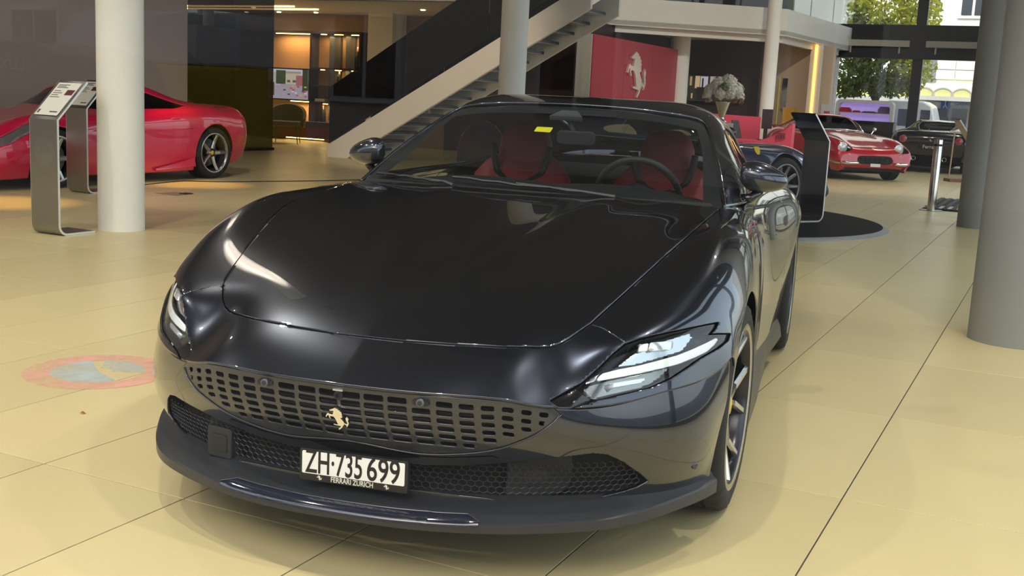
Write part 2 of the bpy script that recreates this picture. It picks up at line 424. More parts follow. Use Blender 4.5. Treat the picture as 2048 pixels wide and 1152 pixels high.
# ---- right facade, window wall at the far end, front window
alu = mat('anthracite_aluminium', (.022, .022, .024), rough=.4, metal=.3)
alu_l = mat('light_aluminium', (.45, .46, .46), rough=.4, metal=.6)
wglass = glass('window_glass', (.93, .96, .95), 1.5)
def beam(mb, p, q, w, h):
    """square bar between two 3D points, w across, h vertical or deep"""
    p = np.array(p, float); q = np.array(q, float); t = (q - p) / np.linalg.norm(q - p)
    u = np.array([0, 0, 1.]) if abs(t[2]) < .9 else GA
    e = np.cross(t, u); e /= np.linalg.norm(e); f = np.cross(e, t)
    P = []
    for c in (p, q):
        for a, b in ((-1, -1), (1, -1), (1, 1), (-1, 1)): P.append(c + e * a * w / 2 + f * b * h / 2)
    return mb.hexa(P)
BW = 33.25
win = empty('window_1', G(-6.05, BW)); tag(win, kind='structure')
def wpart(name, mb, m): 
    o = mb.build(name, m); o.parent = win; o.matrix_parent_inverse = Matrix.Translation(-win.location); return o
wa = [-6.1, -3.92, -1.7, .6, 3.2]
for k, a in enumerate(wa):
    mb = MB(); beam(mb, G(a, BW, 0), G(a, BW, 6.4), .16, .10 if k == 0 else .27); wpart('mullion', mb, alu_l if k == 0 else alu)
mb = MB(); beam(mb, G(-6.05, BW - .06, 3.32), G(3.2, BW - .06, 3.32), .16, .84); wpart('transom', mb, alu)
mb = MB(); beam(mb, G(-6.05, BW - .16, 2.83 + .10), G(3.2, BW - .16, 2.83 + .10), .20, .22); wpart('transom', mb, alu)
for k in range(4):
    for z0, z1 in ((.02, 2.84), (3.72, 6.4)):
        p = G(wa[k], BW + .02); q = G(wa[k + 1], BW + .02); o = pane('window_pane', p[:2], q[:2], z0, z1, wglass, None); o.parent = win; o.matrix_parent_inverse = Matrix.Translation(-win.location)
# blind boxes
for a0, a1, lb in ((-5.95, -4.15, 'beige rolled blind box under the dark window beam beside the mezzanine'), (-3.72, -1.9, 'beige rolled blind box under the dark window beam beside the grey columns')):
    t = tag(empty('roller_blind', G((a0 + a1) / 2, BW - .32, 3.16)), lb, 'blind', 'roller blinds on the window beam')
    def pp(name, mb, m, t=t): 
        o = mb.build(name, m); o.parent = t; o.matrix_parent_inverse = Matrix.Translation(-t.location); return o
    mb = MB(); beam(mb, G(a0, BW - .32, 3.22), G(a1, BW - .32, 3.22), .12, .17); pp('blind_box', mb, mat('beige_blind', (.50, .46, .37), rough=.5))
    for f_ in (.14, .86):
        mb = MB(); beam(mb, G(a0 + (a1 - a0) * f_, BW - .30, 2.96), G(a0 + (a1 - a0) * f_, BW - .30, 3.14), .04, .04); pp('blind_bracket', mb, mat('beige_blind'))
# right facade
fd0 = np.array([2.15, -.75]); fd1 = np.array([12.6, 29.9])
fac = empty('window_2', (*fd0, 0)); tag(fac, kind='structure')
def fpart(o): o.parent = fac; o.matrix_parent_inverse = Matrix.Translation(-fac.location); return o
NP = 9
for k in range(NP + 1):
    p = fd0 + (fd1 - fd0) * k / NP; mb = MB(); beam(mb, (*p, 0), (*p, 6.4), .10, .16); fpart(mb.build('mullion', alu))
for z, h in ((.06, .12), (3.25, .5), (6.3, .2)):
    mb = MB(); beam(mb, (*fd0, z), (*fd1, z), .12, h); fpart(mb.build('transom', alu))
for k in range(NP):
    p = fd0 + (fd1 - fd0) * k / NP; q = fd0 + (fd1 - fd0) * (k + 1) / NP
    for z0, z1 in ((.1, 3.0), (3.5, 6.25)): fpart(pane('window_pane', p, q, z0, z1, wglass, None))
# front shop window, close in front of the street the photo was taken from
shop = empty('window_3', G(-4, .42)); tag(shop, kind='structure')
def spart(o): o.parent = shop; o.matrix_parent_inverse = Matrix.Translation(-shop.location); return o
fa = [-14.2, -10.6, -7.0, -3.4, 2.2]
for a in fa:
    mb = MB(); beam(mb, G(a, .42, 0), G(a, .42, 6.4), .10, .16); spart(mb.build('mullion', alu))
for z, h in ((.06, .12), (4.3, .4), (6.3, .2)):
    mb = MB(); beam(mb, G(fa[0], .42, z), G(fa[-1], .42, z), .12, h); spart(mb.build('transom', alu))
for p, q in zip(fa[:-1], fa[1:]):
    for z0, z1 in ((.1, 4.1), (4.5, 6.25)): 
        P = [G(p, .42, z0), G(q, .42, z0), G(q, .42, z1), G(p, .42, z1)]; spart(mobj('window_pane', P, [(0, 1, 2, 3)], glass('shop_glass', (.97, .98, .98), 1.45, .85)))

# ---- hall spotlights (small round fixtures high under the ceiling)
lamp_face = mat('lamp_face', (.9, .9, .88), rough=.5, emit=(1., .95, .85), estr=6.0)
lamp_body = mat('lamp_body', (.05, .05, .055), rough=.5)
def hall_spot(a, b, e, label, col=(1., .93, .80), ang=125):
    c = G(a, b, 6.2); t = tag(empty('ceiling_spotlight', tuple(c)), label, 'lamp', 'spotlights under the hall ceiling')
    MB().lathe([(.0005, .20), (.085, .20), (.085, .0), (.075, .0)], 20).build('lamp_body', lamp_body, t, smooth=False)
    MB().lathe([(.0005, .012), (.075, .012)], 20).build('lamp_face', lamp_face, t)
    l = bpy.data.lights.new('hall_lamp_offscreen', 'SPOT'); l.energy = e; l.color = col; l.spot_size = math.radians(ang); l.spot_blend = .5; l.shadow_soft_size = .09
    o = bpy.data.objects.new('hall_lamp_offscreen', l); COL.objects.link(o); o.parent = t; o.location = (0, 0, -.01)
for a, b, e, w in HALL_SPOTS:
    hall_spot(a, b, e, 'small round ceiling spotlight ' + w)

def aimed(label, a, b, z, target, e, col, ang):  # unseen fill spots with rods, added to brighten stair, cars and mezzanine edge
    c = G(a, b, z); t = tag(empty('fill_spotlight', tuple(c)), label, 'lamp', 'added fill spotlights under the hall ceiling')
    d = (Vector([float(v) for v in target]) - Vector(c)).normalized()
    MB().tube([(0, 0, 0), tuple(-d * .22)], [.07, .06], 16).build('lamp_body', lamp_body, t); MB().tube([(0, 0, 0), (0, 0, 6.4 - z)], .012, 6).build('fill_lamp_rod', lamp_body, t)
    l = spot('fill_lamp_offscreen', (0, 0, 0), e, col, ang, target, .7); l.location = tuple(d * .05); l.parent = t; l.rotation_euler = d.to_track_quat('-Z', 'Y').to_euler()
    l.data.shadow_soft_size = .08
aimed('added fill spotlight on a rod aimed at the staircase beam', -9.6, 11.2, 6.2, G(-10.2, 17.8, 1.4), 900, (1., .80, .58), 42)
aimed('added fill spotlight on a rod aimed at the flank of the red sports car', -6.2, 6.6, 6.2, G(-10., 11., .7), 800, (1., .88, .78), 52)
aimed('added fill spotlight on a rod aimed at the white mezzanine edge', -2.6, 14.4, 6.2, (4.4, 26.9, 3.1), 1500, (1., .92, .80), 46)
aimed('added fill spotlight on a rod aimed at the classic red berlinetta and desk', -1.4, 15.6, 6.2, (5.6, 21.4, .7), 700, (1., .93, .84), 44)
# ================================================================ the dark grey coupe in front
CAR_O = np.array([-0.14904, 3.83497, 0.0]); CAR_T = -0.281223
_cc, _cs = math.cos(CAR_T), math.sin(CAR_T)
CLF = np.array([_cc, _cs, 0]); CFW = np.array([_cs, -_cc, 0])
def car_px(V):        # car coords (x = car's left, y = forward, z) -> photo pixels
    V = np.asarray(V, float); return pxof(CAR_O + V[:, :1] * CLF + V[:, 1:2] * CFW + V[:, 2:3] * np.array([0, 0, 1.]))
def car_at(u_, v_, **k):
    """photo pixel -> car coords, one car coordinate known"""
    d = ray(u_, v_); o = C_P - CAR_O
    o = np.array([o @ CLF, o @ CFW, o[2]]); d = np.array([d @ CLF, d @ CFW, d[2]])
    (a, v), = k.items(); i = 'xyz'.index(a); return o + d * (v - o[i]) / d[i]
coupe = thing('sports_car', 'dark grey grand touring coupe with slotted body-colour grille and red seats', 'car', CAR_O, CAR_T + PI)
def L(V):             # car coords -> local coords of the car empty
    V = np.array(V, float); V[..., 0] *= -1; return V
def cpart(name, V, F, m, parent=None, smooth=True, **k):
    return mobj(name, L(V), [tuple(f[::-1]) for f in F], m, parent or coupe, smooth, **k)

paint = mat('coupe_paint', (.026, .031, .046), rough=.24, metal=.9, coat=1., coat_r=.012, spec=.5)
paint.node_tree.nodes['Principled BSDF'].inputs['Coat IOR'].default_value = 1.65
satin_black = mat('satin_black', (.012, .013, .015), rough=.42)
gloss_black = mat('gloss_black', (.006, .006, .007), rough=.08, coat=.6)
matte_black = mat('matte_black', (.008, .008, .009), rough=.8)
dark_plastic = mat('dark_plastic', (.022, .023, .026), rough=.5)
grille_paint = mat('grille_paint', (.055, .058, .066), rough=.3, metal=.7, coat=.6)
chrome = mat('chrome', (.75, .75, .74), rough=.12, metal=1.)
rubber = mat('tire_rubber', (.012, .012, .012), rough=.75)
rim_dark = mat('rim_dark', (.05, .05, .055), rough=.25, metal=.9)
rim_silver = mat('rim_silver', (.55, .55, .54), rough=.18, metal=1.)
win_glass = glass('windshield_glass', (.78, .84, .85), 1.5)
side_glass = glass('side_glass', (.62, .65, .63), 1.5)
lamp_glass = glass('lamp_glass', (.9, .92, .93), 1.5)
red_leather = mat('red_leather', (.30, .030, .035), rough=.5, bump=(240, .15, .002))
black_leather = mat('black_leather', (.012, .012, .013), rough=.55)

# ---- upper body: hood, fenders, sides (rows from the nose edge to the tail)
E_ROW = [(0, 1.035, .537), (.25, 1.008, .535), (.43, .952, .528), (.556, .873, .506), (.689, .761, .508), (.80, .63, .528), (.893, .46, .545), (.931, .353, .578), (.937, .30, .50), (.93, .28, .40)]
NET = [
 E_ROW,
 [(0, .945, .588), (.24, .925, .586), (.42, .872, .583), (.55, .79, .578), (.675, .72, .608), (.79, .60, .605), (.885, .44, .61), (.93, .325, .61), (.94, .27, .52), (.93, .25, .40)],
 [(0, .80, .652), (.24, .785, .651), (.415, .75, .648), (.555, .705, .648), (.68, .675, .660), (.785, .565, .668), (.878, .405, .668), (.928, .29, .645), (.942, .24, .54), (.93, .22, .40)],
 [(0, .60, .715), (.24, .595, .714), (.42, .585, .710), (.58, .575, .705), (.705, .54, .71), (.80, .455, .722), (.878, .335, .716), (.93, .235, .675), (.945, .20, .56), (.93, .19, .40)],
 [(0, .35, .772), (.25, .35, .772), (.445, .35, .770), (.63, .345, .770), (.745, .33, .778), (.825, .28, .788), (.89, .215, .765), (.934, .155, .71), (.95, .13, .59), (.93, .12, .40)],
 [(0, .05, .828), (.26, .05, .828), (.47, .05, .828), (.67, .05, .836), (.775, .05, .858), (.84, .035, .858), (.898, .02, .812), (.937, .01, .735), (.953, .0, .61), (.93, 0, .40)],
 [(0, -.3, .880), (.27, -.3, .880), (.49, -.3, .878), (.70, -.3, .876), (.79, -.3, .893), (.845, -.3, .889), (.90, -.3, .845), (.935, -.3, .745), (.948, -.3, .58), (.915, -.3, .20)],
 [(0, -.68, .925), (.28, -.68, .922), (.51, -.68, .915), (.72, -.68, .905), (.80, -.68, .90), (.845, -.68, .885), (.887, -.68, .835), (.915, -.68, .73), (.925, -.68, .55), (.90, -.68, .16)],
 [(0, -1.15, .94), (.28, -1.15, .935), (.53, -1.15, .93), (.74, -1.15, .917), (.795, -1.15, .903), (.835, -1.15, .88), (.872, -1.15, .83), (.898, -1.15, .72), (.908, -1.15, .53), (.888, -1.15, .14)],
 [(0, -1.75, .95), (.28, -1.75, .945), (.54, -1.75, .935), (.755, -1.75, .918), (.808, -1.75, .903), (.85, -1.75, .878), (.892, -1.75, .825), (.922, -1.75, .72), (.93, -1.75, .53), (.90, -1.75, .14)],
 [(0, -2.3, .96), (.28, -2.3, .955), (.53, -2.3, .945), (.745, -2.3, .928), (.825, -2.3, .912), (.888, -2.3, .88), (.943, -2.3, .82), (.972, -2.3, .72), (.968, -2.3, .55), (.92, -2.3, .17)],
 [(0, -2.75, .96), (.27, -2.75, .955), (.50, -2.75, .95), (.70, -2.75, .94), (.80, -2.75, .92), (.885, -2.75, .882), (.952, -2.75, .82), (.985, -2.75, .72), (.975, -2.75, .55), (.92, -2.75, .20)],
 [(0, -3.15, .95), (.25, -3.15, .95), (.46, -3.15, .945), (.63, -3.15, .935), (.73, -3.15, .915), (.82, -3.15, .875), (.895, -3.15, .81), (.94, -3.15, .71), (.935, -3.15, .55), (.87, -3.15, .24)],
 [(0, -3.52, .93), (.22, -3.52, .93), (.42, -3.515, .925), (.57, -3.50, .915), (.66, -3.48, .895), (.75, -3.45, .85), (.82, -3.41, .79), (.86, -3.39, .69), (.86, -3.37, .54), (.80, -3.35, .27)],
 [(0, -3.62, .86), (.22, -3.62, .86), (.42, -3.605, .855), (.55, -3.58, .85), (.64, -3.55, .83), (.72, -3.51, .79), (.77, -3.47, .74), (.80, -3.44, .66), (.80, -3.42, .52), (.76, -3.40, .29)],
 [(0, -3.60, .55), (.22, -3.60, .55), (.42, -3.585, .55), (.55, -3.56, .55), (.63, -3.53, .55), (.70, -3.50, .54), (.745, -3.46, .53), (.77, -3.43, .51), (.775, -3.42, .45), (.74, -3.40, .30)],
 [(0, -3.45, .24), (.22, -3.45, .24), (.42, -3.44, .24), (.55, -3.43, .25), (.62, -3.42, .26), (.67, -3.42, .27), (.70, -3.41, .28), (.72, -3.41, .29), (.73, -3.41, .30), (.73, -3.40, .30)],
]
BODY_S = surface(NET, 0, 200, lambda t: np.concatenate([np.linspace(0, t[6], 300, endpoint=False), np.linspace(t[6], t[-1], 170)]))
_x, _y = BODY_S[:, :, 0], BODY_S[:, :, 1]      # soft ribs running along the hood
_xc = .125 + (.45 - _y) * .20
_fade = np.clip((.75 - _y) / .35, 0, 1) * np.clip((_y + .75) / .25, 0, 1) * (_x < .65)
BODY_S[:, :, 2] += .0065 * np.exp(-((_x - _xc) / .055) ** 2) * _fade
BV, BF = gridmesh(BODY_S)
BF = [f[::-1] for f in BF]
# lower front: bumper face hanging from the same edge
BNET = [
 [(0, 1.035, .537), (0, 1.026, .475), (0, .992, .41), (0, .95, .345), (0, .918, .275), (0, .925, .20)],
 [(.25, 1.008, .535), (.25, .998, .475), (.25, .966, .41), (.25, .925, .345), (.25, .895, .275), (.25, .90, .20)],
 [(.43, .952, .528), (.435, .942, .47), (.44, .908, .40), (.44, .87, .34), (.44, .845, .27), (.44, .845, .20)],
 [(.556, .873, .506), (.56, .872, .44), (.56, .848, .385), (.56, .815, .33), (.56, .785, .27), (.55, .78, .20)],
 [(.689, .761, .508), (.70, .765, .445), (.705, .755, .385), (.70, .73, .33), (.69, .705, .27), (.68, .69, .20)],
 [(.80, .63, .528), (.812, .638, .455), (.82, .635, .39), (.818, .622, .33), (.805, .60, .268), (.79, .58, .20)],
 [(.893, .46, .545), (.902, .475, .46), (.904, .48, .39), (.900, .48, .33), (.887, .475, .268), (.87, .46, .205)],
 [(.931, .353, .578), (.935, .372, .47), (.927, .388, .40), (.918, .398, .335), (.910, .408, .275), (.903, .41, .215)],
]
BUMP_S = surface(BNET, 330, 110)
UV, UF = gridmesh(BUMP_S)

# ---- trims as fields (positive = inside)
def px_poly(P): 
    f = polysd(P); return lambda V: f(car_px(V))
HOOD_PX = [(560, 655), (731, 680), (800, 688), (900, 695), (1000, 700), (1080, 700), (1100, 698.5), (1120, 693), (1140, 682), (1160, 668), (1182, 653), (1218, 620), (1333, 516), (1400, 457), (1440, 421), (1441, 412), (1300, 398), (1180, 388), (1045, 376), (900, 368), (560, 355)]
hood_in = px_poly(HOOD_PX)
LAMP_PX = [(1097, 805), (1122, 826), (1186, 803), (1240, 790), (1300, 775), (1340, 757), (1376, 733), (1400, 716), (1432, 698), (1452, 682), (1457, 668), (1436, 668), (1418, 669), (1428, 658), (1434, 646), (1412, 650), (1340, 665), (1280, 679), (1250, 690), (1225, 710), (1200, 735), (1162, 769), (1130, 788)]
lamp_in = px_poly(LAMP_PX)
NOSE_PX = [(560, 640), (731, 672), (900, 687), (1080, 692), (1140, 680), (1182, 654), (1205, 662), (1228, 676), (1250, 691), (1225, 710), (1200, 735), (1162, 769), (1097, 805), (1122, 840), (900, 900), (560, 900)]
nose_in = px_poly(NOSE_PX)
GR_PX = [(560, 500), (1000, 700), (1094, 804), (1122, 829), (1112, 840), (1100, 851), (1082, 864), (1060, 876), (1035, 886), (1010, 894), (960, 904), (900, 909), (833, 906), (760, 893), (690, 878), (560, 850)]
grille_in = px_poly(GR_PX)
IN_PX = [(690, 912), (760, 922), (850, 931), (930, 932), (1015, 926), (1080, 920), (1148, 912), (1186, 907), (1215, 910), (1247, 925), (1278, 947), (1296, 963), (1275, 974), (1247, 983), (1167, 1001), (1072, 1012), (1028, 1012), (1002, 1003), (977, 996), (850, 982), (760, 972), (690, 962)]
intake_in = px_poly(IN_PX)
def arch(V, yc, zc, r, z0):
    y, z = V[:, 1] - yc, V[:, 2] - zc
    d = np.where(z > 0, np.hypot(y, z), np.maximum(np.abs(y), 0)) - r
    return np.where(V[:, 0] > .45, d, 1.0)
F_ARCH = lambda V: arch(V, 0, .345, .372, 0)
R_ARCH = lambda V: arch(V, -2.67, .355, .388, 0)
# cabin opening (plan view)
CAB = polysd([(-.2, -.66), (.3, -.68), (.55, -.735), (.70, -.80), (.752, -.86), (.766, -1.2), (.775, -1.75), (.765, -2.3), (.70, -2.8), (.60, -3.15), (.3, -3.25), (-.2, -3.25)])
cab_out = lambda V: np.where(V[:, 2] > .8, -CAB(V[:, :2]), 1.0)
DOOR = polysd([(-.86, .95), (-.90, .75), (-.93, .45), (-.98, .22), (-1.3, .205), (-1.75, .205), (-1.93, .24), (-2.05, .45), (-2.10, .70), (-2.08, .95)])
door_in = lambda V: np.where(V[:, 0] > .7, DOOR(V[:, 1:3]), -1.0)
GAP = .0022
def sub(fn, g): return lambda V: fn(V) - g
def neg(fn, g): return lambda V: -fn(V) - g
GP = 1.3   # half gap in pixels at the photo

def trim(V, F, *fns):
    for fn in fns: V, F = clip(V, F, fn)
    return V, F
base = trim(BV, BF, F_ARCH, R_ARCH, cab_out)
hoodV, hoodF = trim(*base, sub(hood_in, GP), lambda V: V[:, 1] + .72)
cpart('hood', *both(hoodV, hoodF), paint, weld=1e-5, solid=.012)
noseV, noseF = trim(*base, neg(hood_in, GP), neg(lamp_in, 1.0), sub(nose_in, .9), lambda V: V[:, 1] - .45)
cpart('nose_panel', *both(noseV, noseF), paint, weld=1e-5, solid=.010)
rest = trim(*base, neg(hood_in, GP), neg(lamp_in, 1.0), lambda V: np.where(V[:, 1] > .45, -nose_in(V) - .9, 1.0))
fen = trim(*rest, lambda V: V[:, 1] + .90 + np.where(V[:, 0] > .7, 0, 0), neg(door_in, GAP))
door = trim(*rest, sub(door_in, GAP))
quarter = trim(*rest, lambda V: -.90 - V[:, 1], neg(door_in, GAP), lambda V: V[:, 1] + 3.60)
for s in (0, 1):
    mm = (lambda a: a) if s == 0 else (lambda a: mirror(*a))
    cpart('front_fender', *mm(fen), paint, solid=.008)
    cpart('door', *mm(door), paint, solid=.010)
cpart('rear_body', *both(*quarter), paint, weld=1e-5, solid=.008)
tail = trim(*rest, lambda V: -3.60 - V[:, 1] + 0 * V[:, 0])
cpart('tail_panel', *both(*tail), paint, weld=1e-5, solid=.006)

# bumper skin
bskin = trim(UV, UF, neg(grille_in, .8), neg(intake_in, .5), lambda V: V[:, 2] - .212 + .0 * V[:, 0])
bumper = cpart('front_bumper', *both(*bskin), paint, weld=1e-5, solid=.010)

# ---- cabin shell
SNET = [
 [(0, -1.40, 1.268), (.3, -1.41, 1.26), (.48, -1.44, 1.244), (.575, -1.47, 1.22), (.635, -1.30, 1.15), (.70, -1.05, 1.04), (.760, -.79, .908)],
 [(0, -1.50, 1.285), (.3, -1.51, 1.28), (.49, -1.53, 1.264), (.592, -1.55, 1.228), (.660, -1.41, 1.15), (.738, -1.16, 1.04), (.800, -.93, .912)],
 [(0, -1.90, 1.301), (.3, -1.90, 1.297), (.49, -1.90, 1.28), (.60, -1.89, 1.23), (.668, -1.80, 1.145), (.745, -1.65, 1.035), (.808, -1.50, .912)],
 [(0, -2.40, 1.262), (.29, -2.40, 1.257), (.47, -2.40, 1.237), (.583, -2.39, 1.182), (.652, -2.33, 1.105), (.73, -2.22, 1.01), (.80, -2.12, .915)],
 [(0, -2.90, 1.148), (.27, -2.90, 1.142), (.44, -2.90, 1.122), (.54, -2.88, 1.075), (.61, -2.84, 1.025), (.68, -2.79, .97), (.765, -2.72, .925)],
 [(0, -3.34, 1.0), (.24, -3.34, .997), (.40, -3.33, .985), (.50, -3.31, .965), (.56, -3.28, .948), (.63, -3.23, .935), (.70, -3.15, .92)],
]
SHELL_S = surface(SNET, 160, 90)
SV, SF = gridmesh(SHELL_S); SF = [f[::-1] for f in SF]
SIDEWIN = polysd([(-.99, .925), (-1.22, 1.045), (-1.42, 1.135), (-1.58, 1.185), (-1.80, 1.198), (-2.05, 1.178), (-2.3, 1.13), (-2.5, 1.065), (-2.62, 1.0), (-2.55, .945), (-2.3, .93), (-1.7, .926)])
side_in = lambda V: np.where(V[:, 0] > .5, SIDEWIN(V[:, 1:3]), -1.)
REARWIN = polysd([(-.5, -2.42), (0, -2.40), (.36, -2.44), (.42, -2.55), (.36, -3.05), (.0, -3.12), (-.5, -3.1)])
rear_in = lambda V: np.where(V[:, 2] > .98, REARWIN(V[:, :2]), -1.)
cpart('roof', *both(*trim(SV, SF, neg(side_in, .001), neg(rear_in, .001))), paint, weld=1e-5, solid=.012)
for s in (0, 1):
    sw = trim(SV, SF, sub(side_in, .001)); sw = sw if s == 0 else mirror(*sw)
    cpart('side_window', *sw, side_glass)
cpart('rear_window', *both(*trim(SV, SF, sub(rear_in, .001))), glass('rear_glass', (.75, .85, .9)), weld=1e-5)
# windshield
WNET = [
 [(0, -.625, .925), (.3, -.645, .924), (.55, -.70, .918), (.70, -.76, .913), (.757, -.79, .912)],
 [(0, -.90, 1.06), (.3, -.925, 1.056), (.52, -.975, 1.044), (.655, -1.03, 1.03), (.70, -1.05, 1.04)],
 [(0, -1.16, 1.173), (.29, -1.18, 1.168), (.49, -1.225, 1.152), (.605, -1.27, 1.14), (.635, -1.30, 1.15)],
 [(0, -1.40, 1.268), (.3, -1.41, 1.26), (.44, -1.43, 1.248), (.54, -1.455, 1.23), (.575, -1.47, 1.22)],
]
WS = surface(WNET, 60, 70); WV, WF = gridmesh(WS)
cpart('windshield', *both(WV, WF), win_glass, weld=1e-5)
# ---- helpers for patches cut from the body skin
def vnormals(V, F):
    V = np.asarray(V); N = np.zeros_like(V)
    for f in F:
        a, b, c = V[f[0]], V[f[1]], V[f[2]]; n = np.cross(b - a, c - a)
        for i in f: N[i] += n
    return N / (np.linalg.norm(N, axis=1)[:, None] + 1e-12)
def outw(V, N):   # make normals point away from the car's middle
    c = np.array([0, -.9, .45]); s = np.sign(((V - c) * N).sum(1)); return N * (1 if s.mean() > 0 else -1)
def sink(V, F, d):
    return V - outw(V, vnormals(V, F)) * d
def rim_walls(V0, V1, F):
    E = {}
    for f in F:
        for a, b in zip(f, f[1:] + f[:1]): E[(a, b)] = 1
    n = len(V0); W = [(a, b, b + n, a + n) for (a, b) in E if (b, a) not in E]
    return np.vstack([V0, V1]), W
def pair(name, V, F, m, parent=None, par2=None, **k):
    a = cpart(name, V, F, m, parent, **k); b = cpart(name, *mirror(V, F), m, par2 or parent, **k); return a, b

# ---- headlights
lamp = trim(BV, BF, sub(lamp_in, 1.2))
HL = [empty('headlight', parent=coupe), empty('headlight', parent=coupe)]
lens_bk = sink(*lamp, .05)
hV, hW = rim_walls(lamp[0], lens_bk, lamp[1]); n0 = len(lamp[0])
hF = hW + [tuple(i + n0 for i in f) for f in lamp[1]]
lamp_dark = mat('lamp_housing', (.03, .032, .035), rough=.35, metal=.3)
refl_m = mat('lamp_reflector', (.62, .64, .66), rough=.18, metal=.95)
refl_lo = mat('lamp_reflector_smoked', (.30, .30, .27), rough=.16, metal=.9)
drl_m = mat('lamp_light_strip', (.86, .88, .88), rough=.3)
pair('lamp_housing', hV, hF, lamp_dark, HL[0], HL[1])
def lamp_piece(name, poly, depth, m, solid=.006):
    p = trim(*lamp, px_poly(poly))
    pair(name, sink(*p, depth), p[1], m, HL[0], HL[1], solid=solid)
DRL = [(1203, 747), (1240, 738), (1280, 731), (1320, 721), (1360, 710), (1390, 698), (1420, 684), (1438, 674), (1439, 680), (1432, 690), (1416, 704), (1390, 716), (1360, 728), (1320, 738), (1280, 747), (1240, 754), (1192, 762)]
lamp_piece('light_strip', DRL, .012, drl_m)
lamp_piece('reflector', [(1240, 732), (1280, 704), (1310, 688), (1392, 662), (1398, 672), (1378, 700), (1320, 718), (1280, 728)], .03, refl_m)
lamp_piece('reflector', [(1190, 796), (1168, 772), (1192, 764), (1280, 750), (1355, 732), (1330, 756), (1300, 772), (1240, 787)], .03, refl_lo)
lamp_piece('reflector', [(1166, 769), (1185, 753), (1200, 747), (1190, 762)], .012, refl_m)
lamp_piece('projector_lens', [(1282, 688), (1300, 684), (1298, 702), (1280, 703)], .018, mat('lamp_crystal', (.75, .8, .82), rough=.05, metal=.6), .012)
lamp_piece('projector_lens', [(1304, 683), (1352, 680), (1350, 699), (1303, 702)], .020, MATS['lamp_crystal'], .01)
lamp_piece('projector_lens', [(1222, 766), (1296, 754), (1294, 764), (1222, 776)], .022, MATS['lamp_crystal'], .01)
lamp_piece('corner_cover', [(1100, 805.5), (1150, 779), (1182, 800), (1123, 824)], .003, gloss_black)
lens = trim(*lamp, sub(lamp_in, 1.4), px_poly([(1152, 777), (1500, 600), (1500, 760), (1188, 803)]))
pair('lens', sink(*lens, .001), lens[1], lamp_glass, HL[0], HL[1])

# ---- slotted grille
GS = surface(BNET, 620, 210)
GV, GF = gridmesh(GS)
gr = trim(GV, GF, sub(grille_in, .9), lambda V: V[:, 2] - .30)
ez_x = [p[0] for p in E_ROW[:5]]; ez_z = [p[2] for p in E_ROW[:5]]
PZ_ = .0236
GX_ = np.array([0, .063, .126, .189, .2505, .3075, .361, .411, .457, .499, .538, .575])
def slot_field(V):
    x = V[:, 0]; ze = np.interp(x, ez_x, ez_z)
    i = np.clip(np.searchsorted(GX_, x, side='right') - 1, 0, 10); xc = (GX_[i] + GX_[i + 1]) / 2; px_ = GX_[i + 1] - GX_[i]
    j = np.floor((ze - .0085 - V[:, 2]) / PZ_); zc = ze - .0085 - (j + .5) * PZ_
    t = np.clip(xc / .5, 0, 1)
    hw = px_ * (.435 - .16 * t ** 1.5); hh = PZ_ * (.385 - .10 * t ** 1.5); r = np.minimum(.0055, hh * .8)
    qx = np.abs(x - xc) - hw + r; qz = np.abs(V[:, 2] - zc) - hh + r
    d = np.hypot(np.maximum(qx, 0), np.maximum(qz, 0)) + np.minimum(np.maximum(qx, qz), 0) - r
    # a slot only where its whole opening lies inside the grille, and none behind sensors and camera
    cy = np.interp(xc, [0, .25, .43, .556], [1.0, .975, .92, .86])
    ok = np.ones(len(V), bool)
    for sx in (-1, 1):
        for sz in (-1, 1):
            ok &= grille_in(np.stack([xc + sx * hw, cy, zc + sz * hh], 1)) > 1.5
    ok &= (j >= 0)
    ok &= ~((j == 0) & (i == 3))
    return np.where(ok, d, .02)
def cam_field(V): return np.where((V[:, 2] > .505), np.hypot(V[:, 0], (V[:, 2] - .515)) - .020, 1.)
g1 = clip(*gr, slot_field)
cpart('grille', *both(*g1), grille_paint, weld=1e-5, solid=.007)
_gpx = car_px(GV); _low = [(1118, 831), (1112, 840), (1100, 851), (1082, 864), (1060, 876), (1035, 886), (1010, 894), (960, 904), (900, 909), (833, 906), (760, 893), (715, 884)]
_lp = [GV[np.argmin(((_gpx - np.array(q)) ** 2).sum(1))] + np.array([0, .003, 0]) for q in _low]; _lp = [p for p in _lp if p[0] > .02]
_lp = [p * np.array([-1, 1, 1]) for p in _lp] + _lp[::-1]
MB().tube([L(p) for p in curve(np.array(_lp), 70)], .0022, 6).build('grille_trim', grille_paint, coupe, smooth=True)
gb = trim(UV, UF, sub(grille_in, -3), lambda V: V[:, 2] - .30)
gbk = sink(*gb, .045)
cpart('grille_backing', *both(gbk, gb[1]), matte_black, weld=1e-5)
for k in range(7):       # dark air guides behind the slots
    z = .50 - k * .0236 * 1.0
    cr = [(x, y - .025, z) for x, y in ((0, 1.02 - k * .013), (.2, 1.0 - k * .013), (.35, .965 - k * .012), (.46, .92 - k * .011))]
    pts = [(-x, y, zz) for x, y, zz in cr[::-1]] + cr[1:]
    mb = MB().tube(L(pts), .0035, 5); mb.build('air_guide', dark_plastic, coupe)
def bump_point(x, z):
    """point on the bumper face at car x and height z"""
    S = BUMP_S; i = np.argmin(np.abs(S[:, :, 2] - z), axis=1); P = S[np.arange(len(S)), i]
    k = np.argmin(np.abs(P[:, 0] - abs(x))); p = P[k].copy(); p[0] = x; return p
